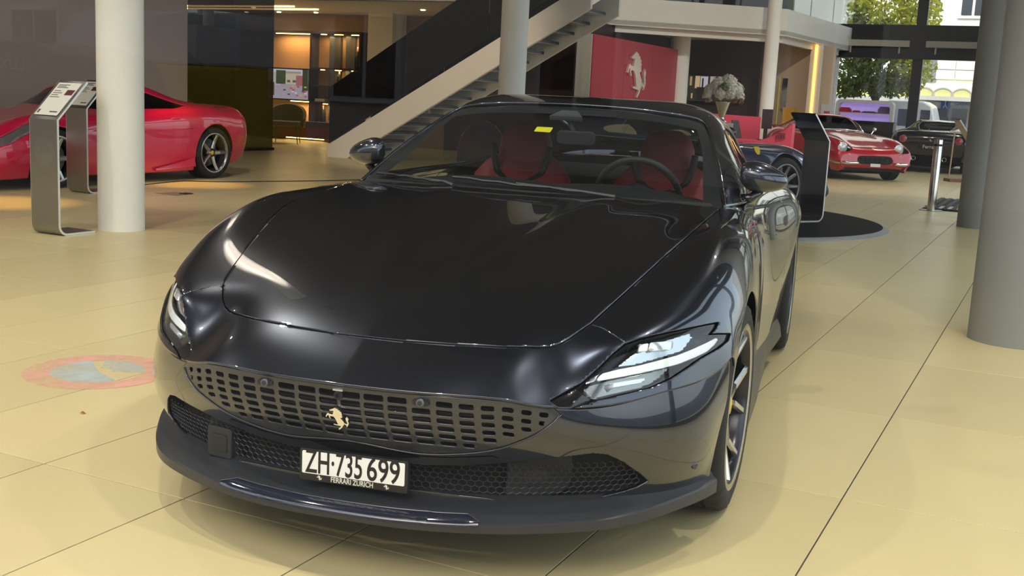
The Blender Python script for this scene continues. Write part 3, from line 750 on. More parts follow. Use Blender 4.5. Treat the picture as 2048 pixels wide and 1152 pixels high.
def disc(name, P, r, h, m, n=24, d=(0, 1, .12), parent=None):
    """short cylinder standing on point P, axis d (car coords)"""
    d = np.array(d, float); d /= np.linalg.norm(d)
    P = np.array(P, float)
    prof = [(P - d * h * .5, r), (P + d * h * .75, r), (P + d * h, r * .86), (P + d * h, .0005)]
    mb = MB().tube([L(q[0]) for q in prof], [q[1] for q in prof], n); o = mb.build(name, m, parent or coupe); return autosmooth(o)
for sx in (-.2212, .2212):
    p = bump_point(sx, .516); p[1] += .002
    pod = MB(); M_ = frame(L(p), (-1, 0, 0), (0, .12, .99))
    pod.prism([(a * .022, b * .008) for a, b in ((-1, -.6), (-.7, -1), (.7, -1), (1, -.6), (1, .6), (.7, 1), (-.7, 1), (-1, .6))], -.02, .004, M_)
    so = pod.build('sensor_mount', satin_black, coupe)
    disc('parking_sensor', p + np.array([0, .004, 0]), .0105, .006, mat('sensor_grey', (.09, .10, .11), rough=.4), parent=so)
    disc('sensor_face', p + np.array([0, .009, 0]), .0062, .003, dark_plastic, parent=so)
cp_ = np.array([0, 1.030, .513])
cm = disc('front_camera', cp_, .0125, .008, satin_black); disc('camera_lens', cp_ + np.array([0, .007, 0]), .006, .003, gloss_black, parent=cm)
MB().tube([L(p) for p in [(-.014, 1.035, .5285), (.014, 1.035, .5285)]], .004, 8).build('camera_nozzle', chrome, cm)

# ---- prancing horse shape (unit box, x right, y up, seen from the front)
HORSE_BODY = [(.40, .985), (.37, .965), (.31, .935), (.235, .905), (.24, .885), (.275, .875), (.34, .885), (.37, .875), (.35, .80), (.335, .765), (.23, .775), (.19, .80), (.15, .77), (.12, .71), (.105, .665), (.125, .655), (.155, .70), (.17, .725), (.20, .725), (.215, .67), (.255, .615), (.275, .625), (.265, .65), (.245, .68), (.26, .705), (.36, .70), (.42, .64), (.46, .56), (.485, .50), (.52, .47), (.46, .452), (.385, .468), (.36, .45), (.375, .435), (.47, .425), (.60, .415), (.59, .385), (.52, .315), (.53, .295), (.565, .30), (.65, .385), (.665, .425), (.70, .47), (.72, .515), (.69, .575), (.63, .635), (.585, .68), (.66, .705), (.645, .735), (.635, .80), (.66, .80), (.625, .84), (.635, .87), (.59, .885), (.575, .92), (.53, .93), (.505, .965), (.455, .975), (.43, .99)]
HORSE_TAIL = [(.70, .53), (.76, .515), (.80, .50), (.815, .54), (.79, .59), (.765, .64), (.76, .69), (.79, .725), (.81, .75), (.825, .735), (.83, .70), (.85, .71), (.855, .66), (.835, .62), (.855, .58), (.865, .53), (.845, .48), (.82, .44), (.80, .41), (.785, .42), (.785, .455), (.74, .48), (.695, .49)]
def horse(name, M, size, depth, m, parent, skin=None):
    mb = MB()
    for P in (HORSE_BODY, HORSE_TAIL):
        mb.prism([((x - .5) * size, (y - .64) * size) for x, y in P], 0, depth, M)
    o = mb.build(name, m, parent)
    bm = bmesh.new(); bm.from_mesh(o.data); bmesh.ops.triangulate(bm, faces=[f for f in bm.faces if len(f.verts) > 4]); bm.to_mesh(o.data); bm.free()
    return o
silver = mat('emblem_silver', (.82, .80, .74), rough=.22, metal=1.)
hp = bump_point(0, .452); hp[1] += .012
horse('grille_emblem', frame(L(hp), (-1, 0, 0), (0, .14, .99)), .086, .007, silver, coupe)
# hood badge
bp0 = np.array([0, .940, .5945]); bs = np.array([0, -1, .45]); bs /= np.linalg.norm(bs)
MBG = frame(L(bp0), (-1, 0, 0), (bs[0], bs[1], bs[2]))
bdg = MB(); bdg.prism([(-.0175, -.034), (.0175, -.034), (.0195, .034), (-.0195, .034)], -.004, .003, MBG)
bo = bdg.build('hood_badge', chrome, coupe, bevel=.001)
byel = mat('badge_yellow', (.78, .55, .02), rough=.3)
MB().prism([(-.0155, -.029), (.0155, -.029), (.0172, .026), (-.0172, .026)], .003, .0036, MBG).build('badge_field', byel, bo)
horse('badge_horse', MBG @ Matrix.Translation((0, .004, .0036)), .037, .0004, gloss_black, bo)
text_mesh('badge_lettering', 'Ferrari', .0085, gloss_black, bo, MBG @ Matrix.Translation((0, -.023, .0038)), sx=.95, bold=.0002)

# ---- lower intake: recess, honeycomb, pods
iv = trim(UV, UF, sub(intake_in, -1.5))
ib = sink(*iv, .055); rv, rw = rim_walls(iv[0], ib, iv[1]); n0 = len(iv[0])
cpart('lower_intake', *both(rv, rw + [tuple(i + n0 for i in f) for f in iv[1]]), matte_black, smooth=False)
midrow = BUMP_S[:, 70]; arc = np.concatenate([[0], np.cumsum(np.linalg.norm(np.diff(midrow, axis=0), axis=1))])
def bump_sz(s, z):
    i = np.clip(np.searchsorted(arc, s) - 1, 0, len(arc) - 2); t = (s - arc[i]) / (arc[i + 1] - arc[i])
    col = BUMP_S[i] * (1 - t) + BUMP_S[i + 1] * t
    zz = col[::-1, 2]; return np.array([np.interp(z, zz, col[::-1, k]) for k in range(3)])
hexw = .0225; hexh = .0205; seg = []
for r_ in range(-1, 8):
    for q_ in range(0, 52):
        cx_ = (q_ + .5 * (r_ % 2)) * hexw; cz_ = .222 + r_ * hexh * .76
        pts = [(cx_ + hexw * .5 * a, cz_ + hexh * b) for a, b in ((0, .5), (1, .25), (1, -.25), (0, -.5))]
        for a, b in zip(pts[:-1], pts[1:]): seg.append((a, b))
hm = MB()
for a, b in seg:
    if not (0 <= a[0] < arc[-1] - .02 and 0 <= b[0] < arc[-1] - .02): continue
    pa, pb = bump_sz(*a), bump_sz(*b)
    if min(intake_in(np.array([pa, pb]))) < 1.0: continue
    pa[1] -= .010; pb[1] -= .010; pa[0] -= .004; pb[0] -= .004
    for s in (1, -1):
        hm.tube([L(pa * np.array([s, 1, 1])), L(pb * np.array([s, 1, 1]))], .0013, 4, caps=False)
hm.build('honeycomb_mesh', mat('mesh_grey', (.045, .05, .055), rough=.35, metal=.5), coupe)
# blanking pod with round cover on the car's left, square radar box on its right
PODPX = [(1017, 931), (1040, 927), (1090, 920), (1146, 913), (1148, 960), (1140, 985), (1100, 1000), (1050, 1006), (1022, 1002), (1012, 990)]
pod = trim(UV, UF, px_poly(PODPX))
pd = cpart('radar_panel', sink(*pod, .022), pod[1], dark_plastic, solid=.012)
pc = bump_point(.49, .2835); 
pc = car_at(1070, 951, y=.80)
n_ = np.array([.42, .90, -.05]); n_ /= np.linalg.norm(n_)
disc('round_cover', pc + n_ * .004, .0315, .008, dark_plastic, 32, n_, pd); disc('round_cover_face', pc + n_ * .011, .024, .004, satin_black, 32, n_, pd)
qc = car_at(446, 878, y=.835); nq = np.array([-.22, .975, 0]); ex = np.array([.975, .22, 0])
Mq = frame(L(qc - nq * .015), L(ex), (0, 0, 1))
def rrect(w, h, r, n=4):
    P = []
    for cx_, cy_, a0 in ((w - r, h - r, 0), (-w + r, h - r, 90), (-w + r, -h + r, 180), (w - r, -h + r, 270)):
        for k in range(n + 1):
            a = math.radians(a0 + 90 * k / n); P.append((cx_ + r * math.cos(a), cy_ + r * math.sin(a)))
    return P
rb = MB(); rb.prism(rrect(.056, .060, .014), -.06, .012, Mq); rbo = rb.build('radar_frame', satin_black, coupe, bevel=.003)
MB().prism(rrect(.046, .046, .008), -.03, .030, Mq @ Matrix.Translation((0, -.006, 0))).build('radar_box', dark_plastic, rbo, bevel=.004)
MB().prism(rrect(.030, .027, .006), .029, .032, Mq @ Matrix.Translation((0, -.008, 0))).build('radar_face', satin_black, rbo)
# thin inlet between grille and plate
SL = [(690, 882), (760, 899), (833, 912), (900, 915), (985, 912), (999, 916), (990, 924), (900, 928), (833, 923), (760, 913), (690, 899)]
slv = trim(UV, UF, px_poly(SL)); cpart('thin_inlet', *both(slv[0] + outw(slv[0], vnormals(*slv)) * .002, slv[1]), gloss_black, weld=1e-5)

# ---- front splitter
EDGE = curve([(0, 1.037), (.15, 1.030), (.306, .998), (.42, .958), (.55, .893), (.679, .805), (.775, .690), (.855, .555), (.905, .455), (.928, .395)], 90)
IN_S = curve([(0, .90), (.25, .875), (.42, .83), (.55, .77), (.68, .685), (.78, .58), (.85, .48), (.885, .42), (.902, .385), (.905, .37)], 90)
SPV = []; SPF = []
for i in range(90):
    t = i / 89; e = EDGE[i]; n = IN_S[i]; ze = .197 + .016 * t ** 3; zi = .242 - .012 * t
    d = n - e
    sec = [(*n, zi), (*(e + d * .55), ze + (zi - ze) * .42 + .0), (*(e + d * .08), ze + .003), (*e, ze - .002), (*(e + d * .015), ze - .020 - .016 * t), (*(e + d * .9), ze - .035)]
    SPV += sec
for i in range(89):
    for k in range(5): SPF.append((i * 6 + k, (i + 1) * 6 + k, (i + 1) * 6 + k + 1, i * 6 + k + 1))
SPF.append(tuple(89 * 6 + k for k in range(6)))
SPV = np.array(SPV)
spl_m = mat('splitter_satin', (.030, .032, .036), rough=.34, metal=.2)
spo = cpart('splitter', *both(SPV, SPF), spl_m, smooth=True, weld=1e-5); autosmooth(spo, 28)
# gloss insert along the middle of the lip
iv_ = []; 
for x in np.linspace(-.378, .378, 60):
    k = np.argmin(np.abs(EDGE[:, 0] - abs(x))); e = EDGE[k].copy(); e[0] = x
    w = .042 * min(1, (.380 - abs(x)) / .04)
    iv_ += [(x, e[1] - w, .2065 + w * .12), (x, e[1] + .002, .2005), (x, e[1] + .003, .192)]
iF = [(i * 3 + k, (i + 1) * 3 + k, (i + 1) * 3 + k + 1, i * 3 + k + 1) for i in range(59) for k in range(2)]
cpart('splitter_insert', np.array(iv_), iF, mat('gloss_navy', (.012, .014, .024), rough=.08, coat=1.), spo)
tri = []
for sgn in (-1,):
    pts = [L((x, EDGE[np.argmin(np.abs(EDGE[:, 0] - abs(x)))][1] - .042 * min(1, (.380 - abs(x)) / .04), .2075 + .042 * .12 * min(1, (.38 - abs(x)) / .04))) for x in np.linspace(-.379, .379, 60)]
MB().tube(pts, .0012, 5).build('insert_trim', grille_paint, spo)

# ---- number plate
PT = lambda x, y: car_at(x, y, y=.962)
tl, tr, bl, br = PT(601.6, 893.4), PT(818.5, 922.3), PT(600.4, 957.1), PT(815.8, 987.2)
pcn = (tl + tr + bl + br) / 4; pw = (np.linalg.norm(tr - tl) + np.linalg.norm(br - bl)) / 4; ph = (np.linalg.norm(tl - bl) + np.linalg.norm(tr - br)) / 4
exv = L((tr - tl)); eyv = L((tl - bl)); 
MP = frame(L(pcn), exv, (0, .0, 1.), (0, 1, 0)); MP = frame(L(pcn), (-1, 0, float(exv[2] / np.linalg.norm(exv)) * 1.0), (0, 0, 1.), (0, 1, 0))
black_pl = mat('plate_frame_black', (.012, .012, .013), rough=.4)
plate = MB(); plate.prism(rrect(pw, ph, .006), -.012, .006, MP); plo = plate.build('number_plate', black_pl, coupe, bevel=.002)
MB().prism(rrect(pw * .945, ph * .70, .004), .006, .0075, MP @ Matrix.Translation((0, ph * .17, 0))).build('plate_face', mat('plate_white', (.86, .86, .82), rough=.35), plo)
char_m = mat('plate_black_print', (.01, .01, .012), rough=.4)
for body, f0, f1 in (('ZH·735', .032, .592), ('699', .640, .955)):
    pt_ = text_mesh('plate_characters', body, .092, char_m, plo, None, ext=.0006, bold=.0010)
    xs = [v.co.x for v in pt_.data.vertices]; xa, xb = min(xs), max(xs); ta, tb = [pw * .945 * (2 * q - 1) for q in (f0, f1)]
    for v in pt_.data.vertices: v.co = MP @ Vector((ta + (v.co.x - xa) / (xb - xa) * (tb - ta), v.co.y + ph * .175, v.co.z + .0078))
cream = mat('plate_cream_print', (.75, .72, .60), rough=.4)
text_mesh('dealer_lettering', 'FERRARI ZÜRICH', .0205, cream, plo, MP @ Matrix.Translation((-.002, -ph * .76, .0063)), ext=.0004, sx=.80, bold=.0003)
for sx in (-1, 1): horse('dealer_emblem', MP @ Matrix.Translation((sx * pw * .62, -ph * .75, .006)), .020, .0006, cream, plo)

# ---- wheels
def wheel_parts(root, R, Wd, rim, spokes=5, twin=True, dark=rim_dark, bright=rim_silver, cap=None, seg=90, grooves=True, tread=True):
    """axis along local +X (outer face at +Wd/2)"""
    h = Wd / 2
    prof = [(rim * .985, -h * .86), (rim + .012, -h * .96), (R - .045, -h), (R - .012, -h * .93), (R, -h * .80)]
    for g_ in (-.42, 0, .42): prof += [(R, h * (g_ - .06)), (R - .008, h * (g_ - .05)), (R - .008, h * (g_ + .05)), (R, h * (g_ + .06))]
    prof += [(R, h * .80), (R - .012, h * .93), (R - .045, h), (rim + .014, h * .97), (rim * .985, h * .88)]
    mb = MB().lathe(prof, seg, axis='x')
    if tread:
        nP = len(prof); V = np.array(mb.V).reshape(nP, seg, 3)
        for i in range(nP):
            if prof[i][0] >= R - .02:
                for k in range(0, seg, 3):
                    f_ = (prof[i][0] - .006) / prof[i][0]; V[i, k, 1:] *= f_
        mb.V = [tuple(v) for v in V.reshape(-1, 3)]
    t = mb.build('tire', rubber, root); autosmooth(t, 50)
    b = MB().lathe([(rim + .012, h * .955), (rim + .002, h * .985), (rim - .012, h * .93), (rim - .018, h * .70), (rim - .022, 0), (rim - .02, -h * .8), (rim + .004, -h * .86)], 64, axis='x')
    ro = b.build('rim_barrel', dark, root, smooth=True)
    MB().lathe([(rim + .010, h * .962), (rim + .002, h * .99), (rim - .010, h * .945)], 64, axis='x').build('rim_lip', bright, ro, smooth=True)
    hubx = h * .62
    MB().lathe([(.001, hubx + .012), (.030, hubx + .012), (.034, hubx), (.075, hubx - .012), (.085, hubx - .05), (.001, hubx - .05)], 32, axis='x').build('hub', dark, ro, smooth=True)
    if cap: MB().lathe([(.001, hubx + .018), (.026, hubx + .016), (.030, hubx + .010)], 24, axis='x').build('hub_cap', cap, ro, smooth=True)
    for k in range(spokes):
        for tw in ((-.5, .5) if twin else (0,)):
            a0 = 2 * PI * k / spokes + tw * .10; a1 = 2 * PI * k / spokes + tw * .62 * (5 / spokes)
            r0, r1 = .055, rim - .008
            w0, w1 = (.017, .013) if twin else (.032, .022)
            S = []
            for a, r, w, xo in ((a0, r0, w0, hubx), (.5 * (a0 + a1), .5 * (r0 + r1), (w0 + w1) / 2, hubx * 1.06), (a1, r1, w1, h * .86)):
                er = np.array([0, math.cos(a), math.sin(a)]); et = np.array([0, -math.sin(a), math.cos(a)]); ex = np.array([1., 0, 0])
                S.append([er * r + et * w + ex * (xo - .004), er * r + et * w * .55 + ex * (xo + .006), er * r - et * w * .55 + ex * (xo + .006), er * r - et * w + ex * (xo - .004), er * r - et * w * .7 + ex * (xo - .035), er * r + et * w * .7 + ex * (xo - .035)])
            V = [p for s_ in S for p in s_]; Fc = [(i * 6 + q, i * 6 + (q + 1) % 6, (i + 1) * 6 + (q + 1) % 6, (i + 1) * 6 + q) for i in range(2) for q in range(6)]
            so = MB().add(V, Fc + [tuple(range(6))[::-1], tuple(12 + q for q in range(6))]).build('spoke', [dark, bright], ro)
            for pg in so.data.polygons:
                if pg.normal.x > .75 or (pg.normal.x > .25 and not twin): pg.material_index = 1
            if twin:
                for pg in so.data.polygons:
                    if .3 < pg.normal.x: pg.material_index = 1
    br = MB().lathe([(.06, .01), (.185, .01), (.185, -.02), (.06, -.02)], 40, axis='x', closed=True).build('brake_disc', mat('brake_disc', (.12, .115, .11), rough=.4, metal=.7), root)
    return t
caliper_m = mat('caliper_dark', (.02, .02, .02), rough=.4)
cap_y = mat('cap_yellow', (.72, .46, .03), rough=.3)
for nm, x, y, R, Wd, steer in (('front', .826, 0, .340, .245, .045), ('rear', .8395, -2.67, .354, .285, 0)):
    for s in (1, -1):
        w = empty('wheel', tuple(L((s * x, y, R))), parent=coupe)
        w.rotation_euler = (0, 0, (PI if s > 0 else 0) - steer)    # local +X must point outward
        wheel_parts(w, R, Wd, .262, 5, True, cap=cap_y)
        MB().box((.02, .0, 0), (.07, .10, .07), Matrix.Translation((0, 0, .15))).build('caliper', caliper_m, w)
# wheel wells, floor pan
for yc, zc, r, xo in ((0, .345, .41, .90), (-2.67, .355, .425, .93)):
    for s in (1, -1):
        V = []; n = 24
        for k in range(n + 1):
            a = -.35 + (PI + .7) * k / n
            for x in (.50, xo): V.append((s * x, yc + r * math.cos(a), max(.12, zc + r * math.sin(a))))
        Fw = [(2 * k, 2 * k + 1, 2 * k + 3, 2 * k + 2) for k in range(n)] + [tuple(2 * k for k in range(n + 1))]
        cpart('wheel_well', V, Fw, matte_black, smooth=False)
mb = MB(); mb.prism([(-.50, .72), (.50, .72), (.60, .60), (.52, .40), (.52, -.40), (.84, -.45), (.86, -2.22), (.52, -2.27), (.52, -3.08), (.74, -3.15), (.68, -3.38), (-.68, -3.38), (-.74, -3.15), (-.52, -3.08), (-.52, -2.27), (-.86, -2.22), (-.84, -.45), (-.52, -.40), (-.52, .40), (-.60, .60)], .150, .175)
mb.build('floor_pan', matte_black, coupe)
# side skirts
for s in (1, -1):
    V = []; ys = np.linspace(-.40, -2.26, 30)
    for y in ys:
        u = (y + .40) / -1.86; o_ = .030 * math.sin(PI * min(1, u * 1.4 + .05)) ** .7 if u < .67 else .030 * math.sin(PI * min(1, .67 * 1.4 + .05)) ** .7 + (u - .67) * .05
        xb = np.interp(y, [-2.26, -1.75, -1.15, -.68, -.40], [.925, .905, .892, .905, .918])
        top = .30 - .05 * u
        V += [(s * (xb - .06), y, top + .03), (s * (xb + .004), y, top), (s * (xb + .020 + o_ * .4), y, .20), (s * (xb + .018 + o_), y, .145), (s * (xb + .006 + o_), y, .120), (s * (xb - .10), y, .115)]
    Fk = [(i * 6 + k, (i + 1) * 6 + k, (i + 1) * 6 + (k + 1) % 6, i * 6 + (k + 1) % 6) for i in range(29) for k in range(6)] + [tuple(range(6)), tuple(29 * 6 + k for k in range(6))]
    autosmooth(cpart('side_skirt', V, Fk, spl_m, recalc=True), 40)
    # shield-size badge and sensor on the flanks
    MB().lathe([(.0005, .004), (.009, .004), (.011, 0)], 20, axis='x').build('flank_sensor', chrome, coupe).location = L((s * .948, -.42, .60))
    p = bump_point(s * .872, .290); d_ = disc('bumper_sensor', p, .0105, .004, grille_paint, 24, (s * .75, .66, .05))

# ---- mirrors
for s in (1, -1):
    V = []; n, m_ = 28, 18
    for i in range(m_ + 1):
        t = PI * i / m_
        for k in range(n):
            a = 2 * PI * k / n
            x = -math.cos(t) * .096; rr = math.sin(t) ** .75
            tp = 1 - .28 * (x / .096)
            yy = math.cos(a) * rr * .075; zz = math.sin(a) * rr * .060 * tp
            if yy < 0: yy *= .45
            zz += .012 * (x / .096) * -1 + .004
            V.append((s * (.884 + x), -1.13 + yy - .03 * (x / .096), 1.014 + zz))
    Fm = [(i * n + k, i * n + (k + 1) % n, (i + 1) * n + (k + 1) % n, (i + 1) * n + k) for i in range(m_) for k in range(n)]
    mo = cpart('door_mirror', V, Fm, paint, recalc=True)
    MB().tube([L(p) for p in [(s * .80, -1.09, .925), (s * .84, -1.10, .935), (s * .875, -1.12, .965)]], [.026, .020, .018], 10).build('mirror_stalk', gloss_black, mo, smooth=True)
    MB().tube([L(p) for p in [(s * .795, -.98, .925), (s * .802, -1.2, .926), (s * .812, -1.6, .924), (s * .81, -2.1, .924)]], .008, 6).build('window_trim', gloss_black, coupe)

# ---- wipers and cowl
MB().tube([L(p) for p in [(-.72, -.76, .918), (-.4, -.675, .922), (0, -.635, .926), (.4, -.675, .922), (.72, -.76, .918)]], .012, 6).build('cowl_seal', matte_black, coupe)
def ws_pt(x, t):
    i = int(t * 59); j = np.argmin(np.abs(WS[i, :, 0] - abs(x))); p = WS[i, j].copy(); p[0] = x; p[1] += .012; p[2] += .010; return p
for x0, x1, t0, t1, piv in ((-.32, .24, .10, .035, (.36, -.655, .935)), (-.70, -.36, .10, .04, (-.30, -.65, .935))):
    wi = MB().tube([L(ws_pt(x0 + (x1 - x0) * k / 8, t0 + (t1 - t0) * k / 8)) for k in range(9)], .006, 6).build('wiper', satin_black, coupe)
    pm = ws_pt((x0 + x1) / 2, (t0 + t1) / 2 + .01); pe = ws_pt(x1, t1)
    MB().tube([L(p) for p in (pm, ws_pt(x1 * .95, t1 + .01), np.array(piv))], [.005, .007, .009], 6).build('wiper_arm', dark_plastic, wi)

# ---- cabin
carpet = mat('cabin_black', (.008, .008, .009), rough=.9)
mb = MB(); mb.bb(-.72, .72, -3.0, -.62, .19, .24); mb.bb(-.78, -.72, -3.0, -.62, .2, .85); mb.bb(.72, .78, -3.0, -.62, .2, .85); mb.bb(-.72, .72, -.66, -.60, .2, .80); mb.build('cabin_tub', carpet, coupe)
mb = MB(); mb.prism([(-2.15, .24), (-2.15, .86), (-2.4, .90), (-2.95, .93), (-2.95, .24)], -.70, .70, frame((0, 0, 0), (0, 1, 0), (0, 0, 1), (1, 0, 0))); mb.build('parcel_shelf', carpet, coupe)
DN = [[(0, -.70, .905), (.35, -.73, .90), (.70, -.80, .885)], [(0, -.95, .93), (.35, -.95, .935), (.72, -.95, .905)], [(0, -1.14, .915), (.35, -1.14, .93), (.72, -1.10, .88)], [(0, -1.20, .80), (.35, -1.20, .80), (.72, -1.16, .78)], [(0, -1.12, .55), (.35, -1.12, .55), (.72, -1.1, .55)]]
ds = surface(DN, 24, 16); cpart('dashboard', *both(*gridmesh(ds)), mat('dash_black', (.010, .010, .011), rough=.6), weld=1e-4)
for s in (1, -1):
    st = empty('seat', tuple(L((s * .36, -1.62, .24))), parent=coupe)
    def seat_slab(name, secs, m):
        V = []; n = 20
        for (y, z, w, d, ty, tz) in secs:
            for k in range(n):
                a = 2 * PI * k / n; ca, sa = math.cos(a), math.sin(a)
                u = math.copysign(abs(ca) ** .55, ca) * w; v = math.copysign(abs(sa) ** .7, sa) * d
                V.append((u, y + v * ty, z + v * tz))
        N = len(secs); Fq = [(i * n + k, i * n + (k + 1) % n, (i + 1) * n + (k + 1) % n, (i + 1) * n + k) for i in range(N - 1) for k in range(n)] + [tuple(range(n)), tuple((N - 1) * n + k for k in range(n))]
        return autosmooth(mobj(name, V, Fq, m, st, recalc=True), 60)
    # local y forward; the back leans rearwards (y decreasing with height)
    seat_slab('seat_cushion', [(.30, .20, .19, .05, .2, 1), (.25, .22, .24, .085, .1, 1), (.05, .19, .25, .10, 0, 1), (-.12, .17, .22, .09, 0, 1)], red_leather)
    seat_slab('backrest', [(-.10, .22, .22, .07, 1, .3), (-.15, .38, .26, .085, 1, .3), (-.21, .55, .265, .085, 1, .3), (-.255, .66, .25, .075, 1, .3), (-.28, .725, .20, .06, 1, .3), (-.29, .76, .15, .05, 1, .3)], red_leather)
    seat_slab('headrest', [(-.275, .70, .125, .055, 1, .25), (-.285, .76, .135, .068, 1, .25), (-.30, .84, .13, .07, 1, .25), (-.31, .90, .105, .055, 1, .25), (-.315, .925, .06, .03, 1, .25)], red_leather)
    u_ = [(-.146, -.212, .82), (-.138, -.205, .76), (-.115, -.19, .685), (-.06, -.178, .645), (0, -.175, .637), (.06, -.178, .645), (.115, -.19, .685), (.138, -.205, .76), (.146, -.212, .82)]
    MB().tube(u_, .017, 8).build('seat_piping', black_leather, st, smooth=True)
    sh = [(-.27, -.24, .60), (-.285, -.20, .45), (-.28, -.14, .28)]
    for q in (1, -1): MB().tube([(q * a, b, c) for a, b, c in sh], .03, 8).build('side_bolster', black_leather, st, smooth=True)
# steering wheel
swc = np.array([.36, -1.17, .90]); ax = np.array([0, -.93, .36])
e1 = np.array([1., 0, 0]); e2 = np.cross(ax, e1)
sw = MB().tube([L(swc + (e1 * math.cos(a) + e2 * math.sin(a) * .97) * .178) for a in np.linspace(0, 2 * PI, 41)[:-1]], .0155, 8, closed=True).build('steering_wheel', black_leather, coupe, smooth=True)
MB().tube([L(swc - e1 * .165), L(swc), L(swc + e1 * .165)], [.016, .030, .016], 8).build('wheel_spoke', dark_plastic, sw)
MB().tube([L(swc - ax * .05), L(swc + ax * .015), L(swc + ax * .03)], [.055, .062, .02], 16).build('wheel_hub', black_leather, sw, smooth=True)
for q in (1, -1): MB().tube([L(swc + e1 * .15 * q - e2 * .05 - ax * .03), L(swc + e1 * .155 * q + e2 * .06 - ax * .03)], .009, 6).build('shift_paddle', dark_plastic, sw)
# inside mirror, sensor pod, sticker, roof lining
def wpt(x, t, d=.006):
    i = t * 59; i0 = int(i); j = np.argmin(np.abs(WS[i0, :, 0] - abs(x))); p = WS[i0, j].copy(); p[0] = x; p[1] -= d; p[2] -= d * .5; return p
rm = wpt(.05, .74, .09)
ob = MB(); ob.prism(rrect(.085, .030, .018), -.012, .012, frame(L(rm), (1, 0, 0), (0, .1, 1))); rmo = ob.build('inside_mirror', dark_plastic, coupe, bevel=.004)
MB().tube([L(rm), L(wpt(.0, .88, .02))], .010, 8).build('mirror_arm', dark_plastic, rmo)
p0 = wpt(0, .87, .012); ww = (WS[59, 0] - WS[50, 0]); ww /= np.linalg.norm(ww)
MB().prism([(-.075, -.035), (.075, -.035), (.035, .035), (-.035, .035)], -.02, .0, frame(L(p0), (1, 0, 0), L(ww))).build('sensor_pod', mat('pod_grey', (.035, .04, .045), rough=.5), coupe)
p1 = wpt(-.07, .70, .004)
sk = MB().prism(rrect(.036, .027, .005), 0, .001, frame(L(p1), (1, 0, 0), L(ww))).build('windshield_sticker', mat('sticker_yellow', (.85, .75, .02), rough=.4), coupe)
MB().prism(rrect(.012, .008, .002), .001, .0016, frame(L(p1), (1, 0, 0), L(ww)) @ Matrix.Translation((0, .008, 0))).build('sticker_mark', mat('sticker_green', (.10, .45, .22), rough=.4), sk)
lin = SHELL_S[6:150, :50].copy(); lin[:, :, 2] -= .035
lv, lf = gridmesh(lin[::4, ::3]); cpart('roof_lining', *both(*trim(lv, lf, neg(rear_in, .0))), carpet)
# black border of the windshield
def ws_border(V):
    return None
bw = []
for (i0, i1, j0, j1) in ((53, 60, 0, 70), (4, 54, 63, 70), (0, 5, 0, 70)):
    pv, pf = gridmesh(WS[i0:i1, j0:j1] - np.array([0, .004, .003]))
    if j0: pair('windshield_border', pv, pf, satin_black)
    else: cpart('windshield_border', *both(pv, pf), satin_black, weld=1e-5)
# side glass inner dark door tops
# ================================================================ staircase
def att(o, t):
    o.parent = t; o.matrix_parent_inverse = Matrix.LocRotScale(t.location, t.rotation_euler, None).inverted(); return o
def bld(mb, name, m, t, **k): return att(mb.build(name, m, None, **k), t)
stair = tag(empty('staircase', G(-12.45, 17.8), TH), 'open staircase with cream side beam, dark treads and smoked glass rail', 'staircase')
RISE, RUN, NST = .1765, .288, 17
stringer_m = white_p
tread_m = mat('tread_dark', (.045, .045, .052), rough=.4)
nose_m = mat('tread_edge', (.42, .42, .47), rough=.45)
def loc(mb, name, m, **k): return mb.build(name, m, stair, **k)
Ls = RUN * NST; Hs = RISE * NST
for y0, y1 in ((-.06, .02), (1.24, 1.32)):
    mb = MB(); P = [(-.02, y0, 0), (.42, y0, 0), (Ls + .25, y0, Hs - .22), (Ls + .25, y0, Hs + .24), (-.02, y0, .22)]
    n = len(P); mb.add(P + [(p[0], y1, p[2]) for p in P], [tuple(range(n)), tuple(range(n, 2 * n))[::-1]] + [(i, (i + 1) % n, n + (i + 1) % n, n + i) for i in range(n)])
    loc(mb, 'stringer', stringer_m)
for k in range(1, NST):
    to = loc(MB().bb(k * RUN - .02, k * RUN + .30, .02, 1.24, k * RISE - .05, k * RISE), 'tread', tread_m)
    MB().bb(k * RUN - .024, k * RUN - .018, .02, 1.24, k * RISE - .055, k * RISE + .002).build('tread_edge', nose_m, to)
    MB().bb(k * RUN - .02, k * RUN + .30, .03, 1.23, k * RISE - .056, k * RISE - .05).build('tread_underside', nose_m, to)
sm2 = glass('stair_glass', (.075, .06, .07), 1.5, .9)
sl = Hs / Ls
for k in range(3):
    x0 = .02 + k * (Ls / 3); x1 = x0 + Ls / 3 - .012
    P = [(x0, -.075, .24 + x0 * sl), (x1, -.075, .24 + x1 * sl), (x1, -.075, 1.28 + x1 * sl), (x0, -.075, 1.28 + x0 * sl)]
    loc(MB().add(P + [(p[0], -.063, p[2]) for p in P], [(0, 1, 2, 3), (7, 6, 5, 4), (0, 4, 5, 1), (1, 5, 6, 2), (2, 6, 7, 3), (3, 7, 4, 0)]), 'rail_glass', sm2)
    P = [(x0, 1.33, .24 + x0 * sl), (x1, 1.33, .24 + x1 * sl), (x1, 1.33, 1.2 + x1 * sl), (x0, 1.33, 1.2 + x0 * sl)]
    loc(MB().add(P + [(p[0], 1.342, p[2]) for p in P], [(0, 1, 2, 3), (7, 6, 5, 4), (0, 4, 5, 1), (1, 5, 6, 2), (2, 6, 7, 3), (3, 7, 4, 0)]), 'rail_glass', sm2)
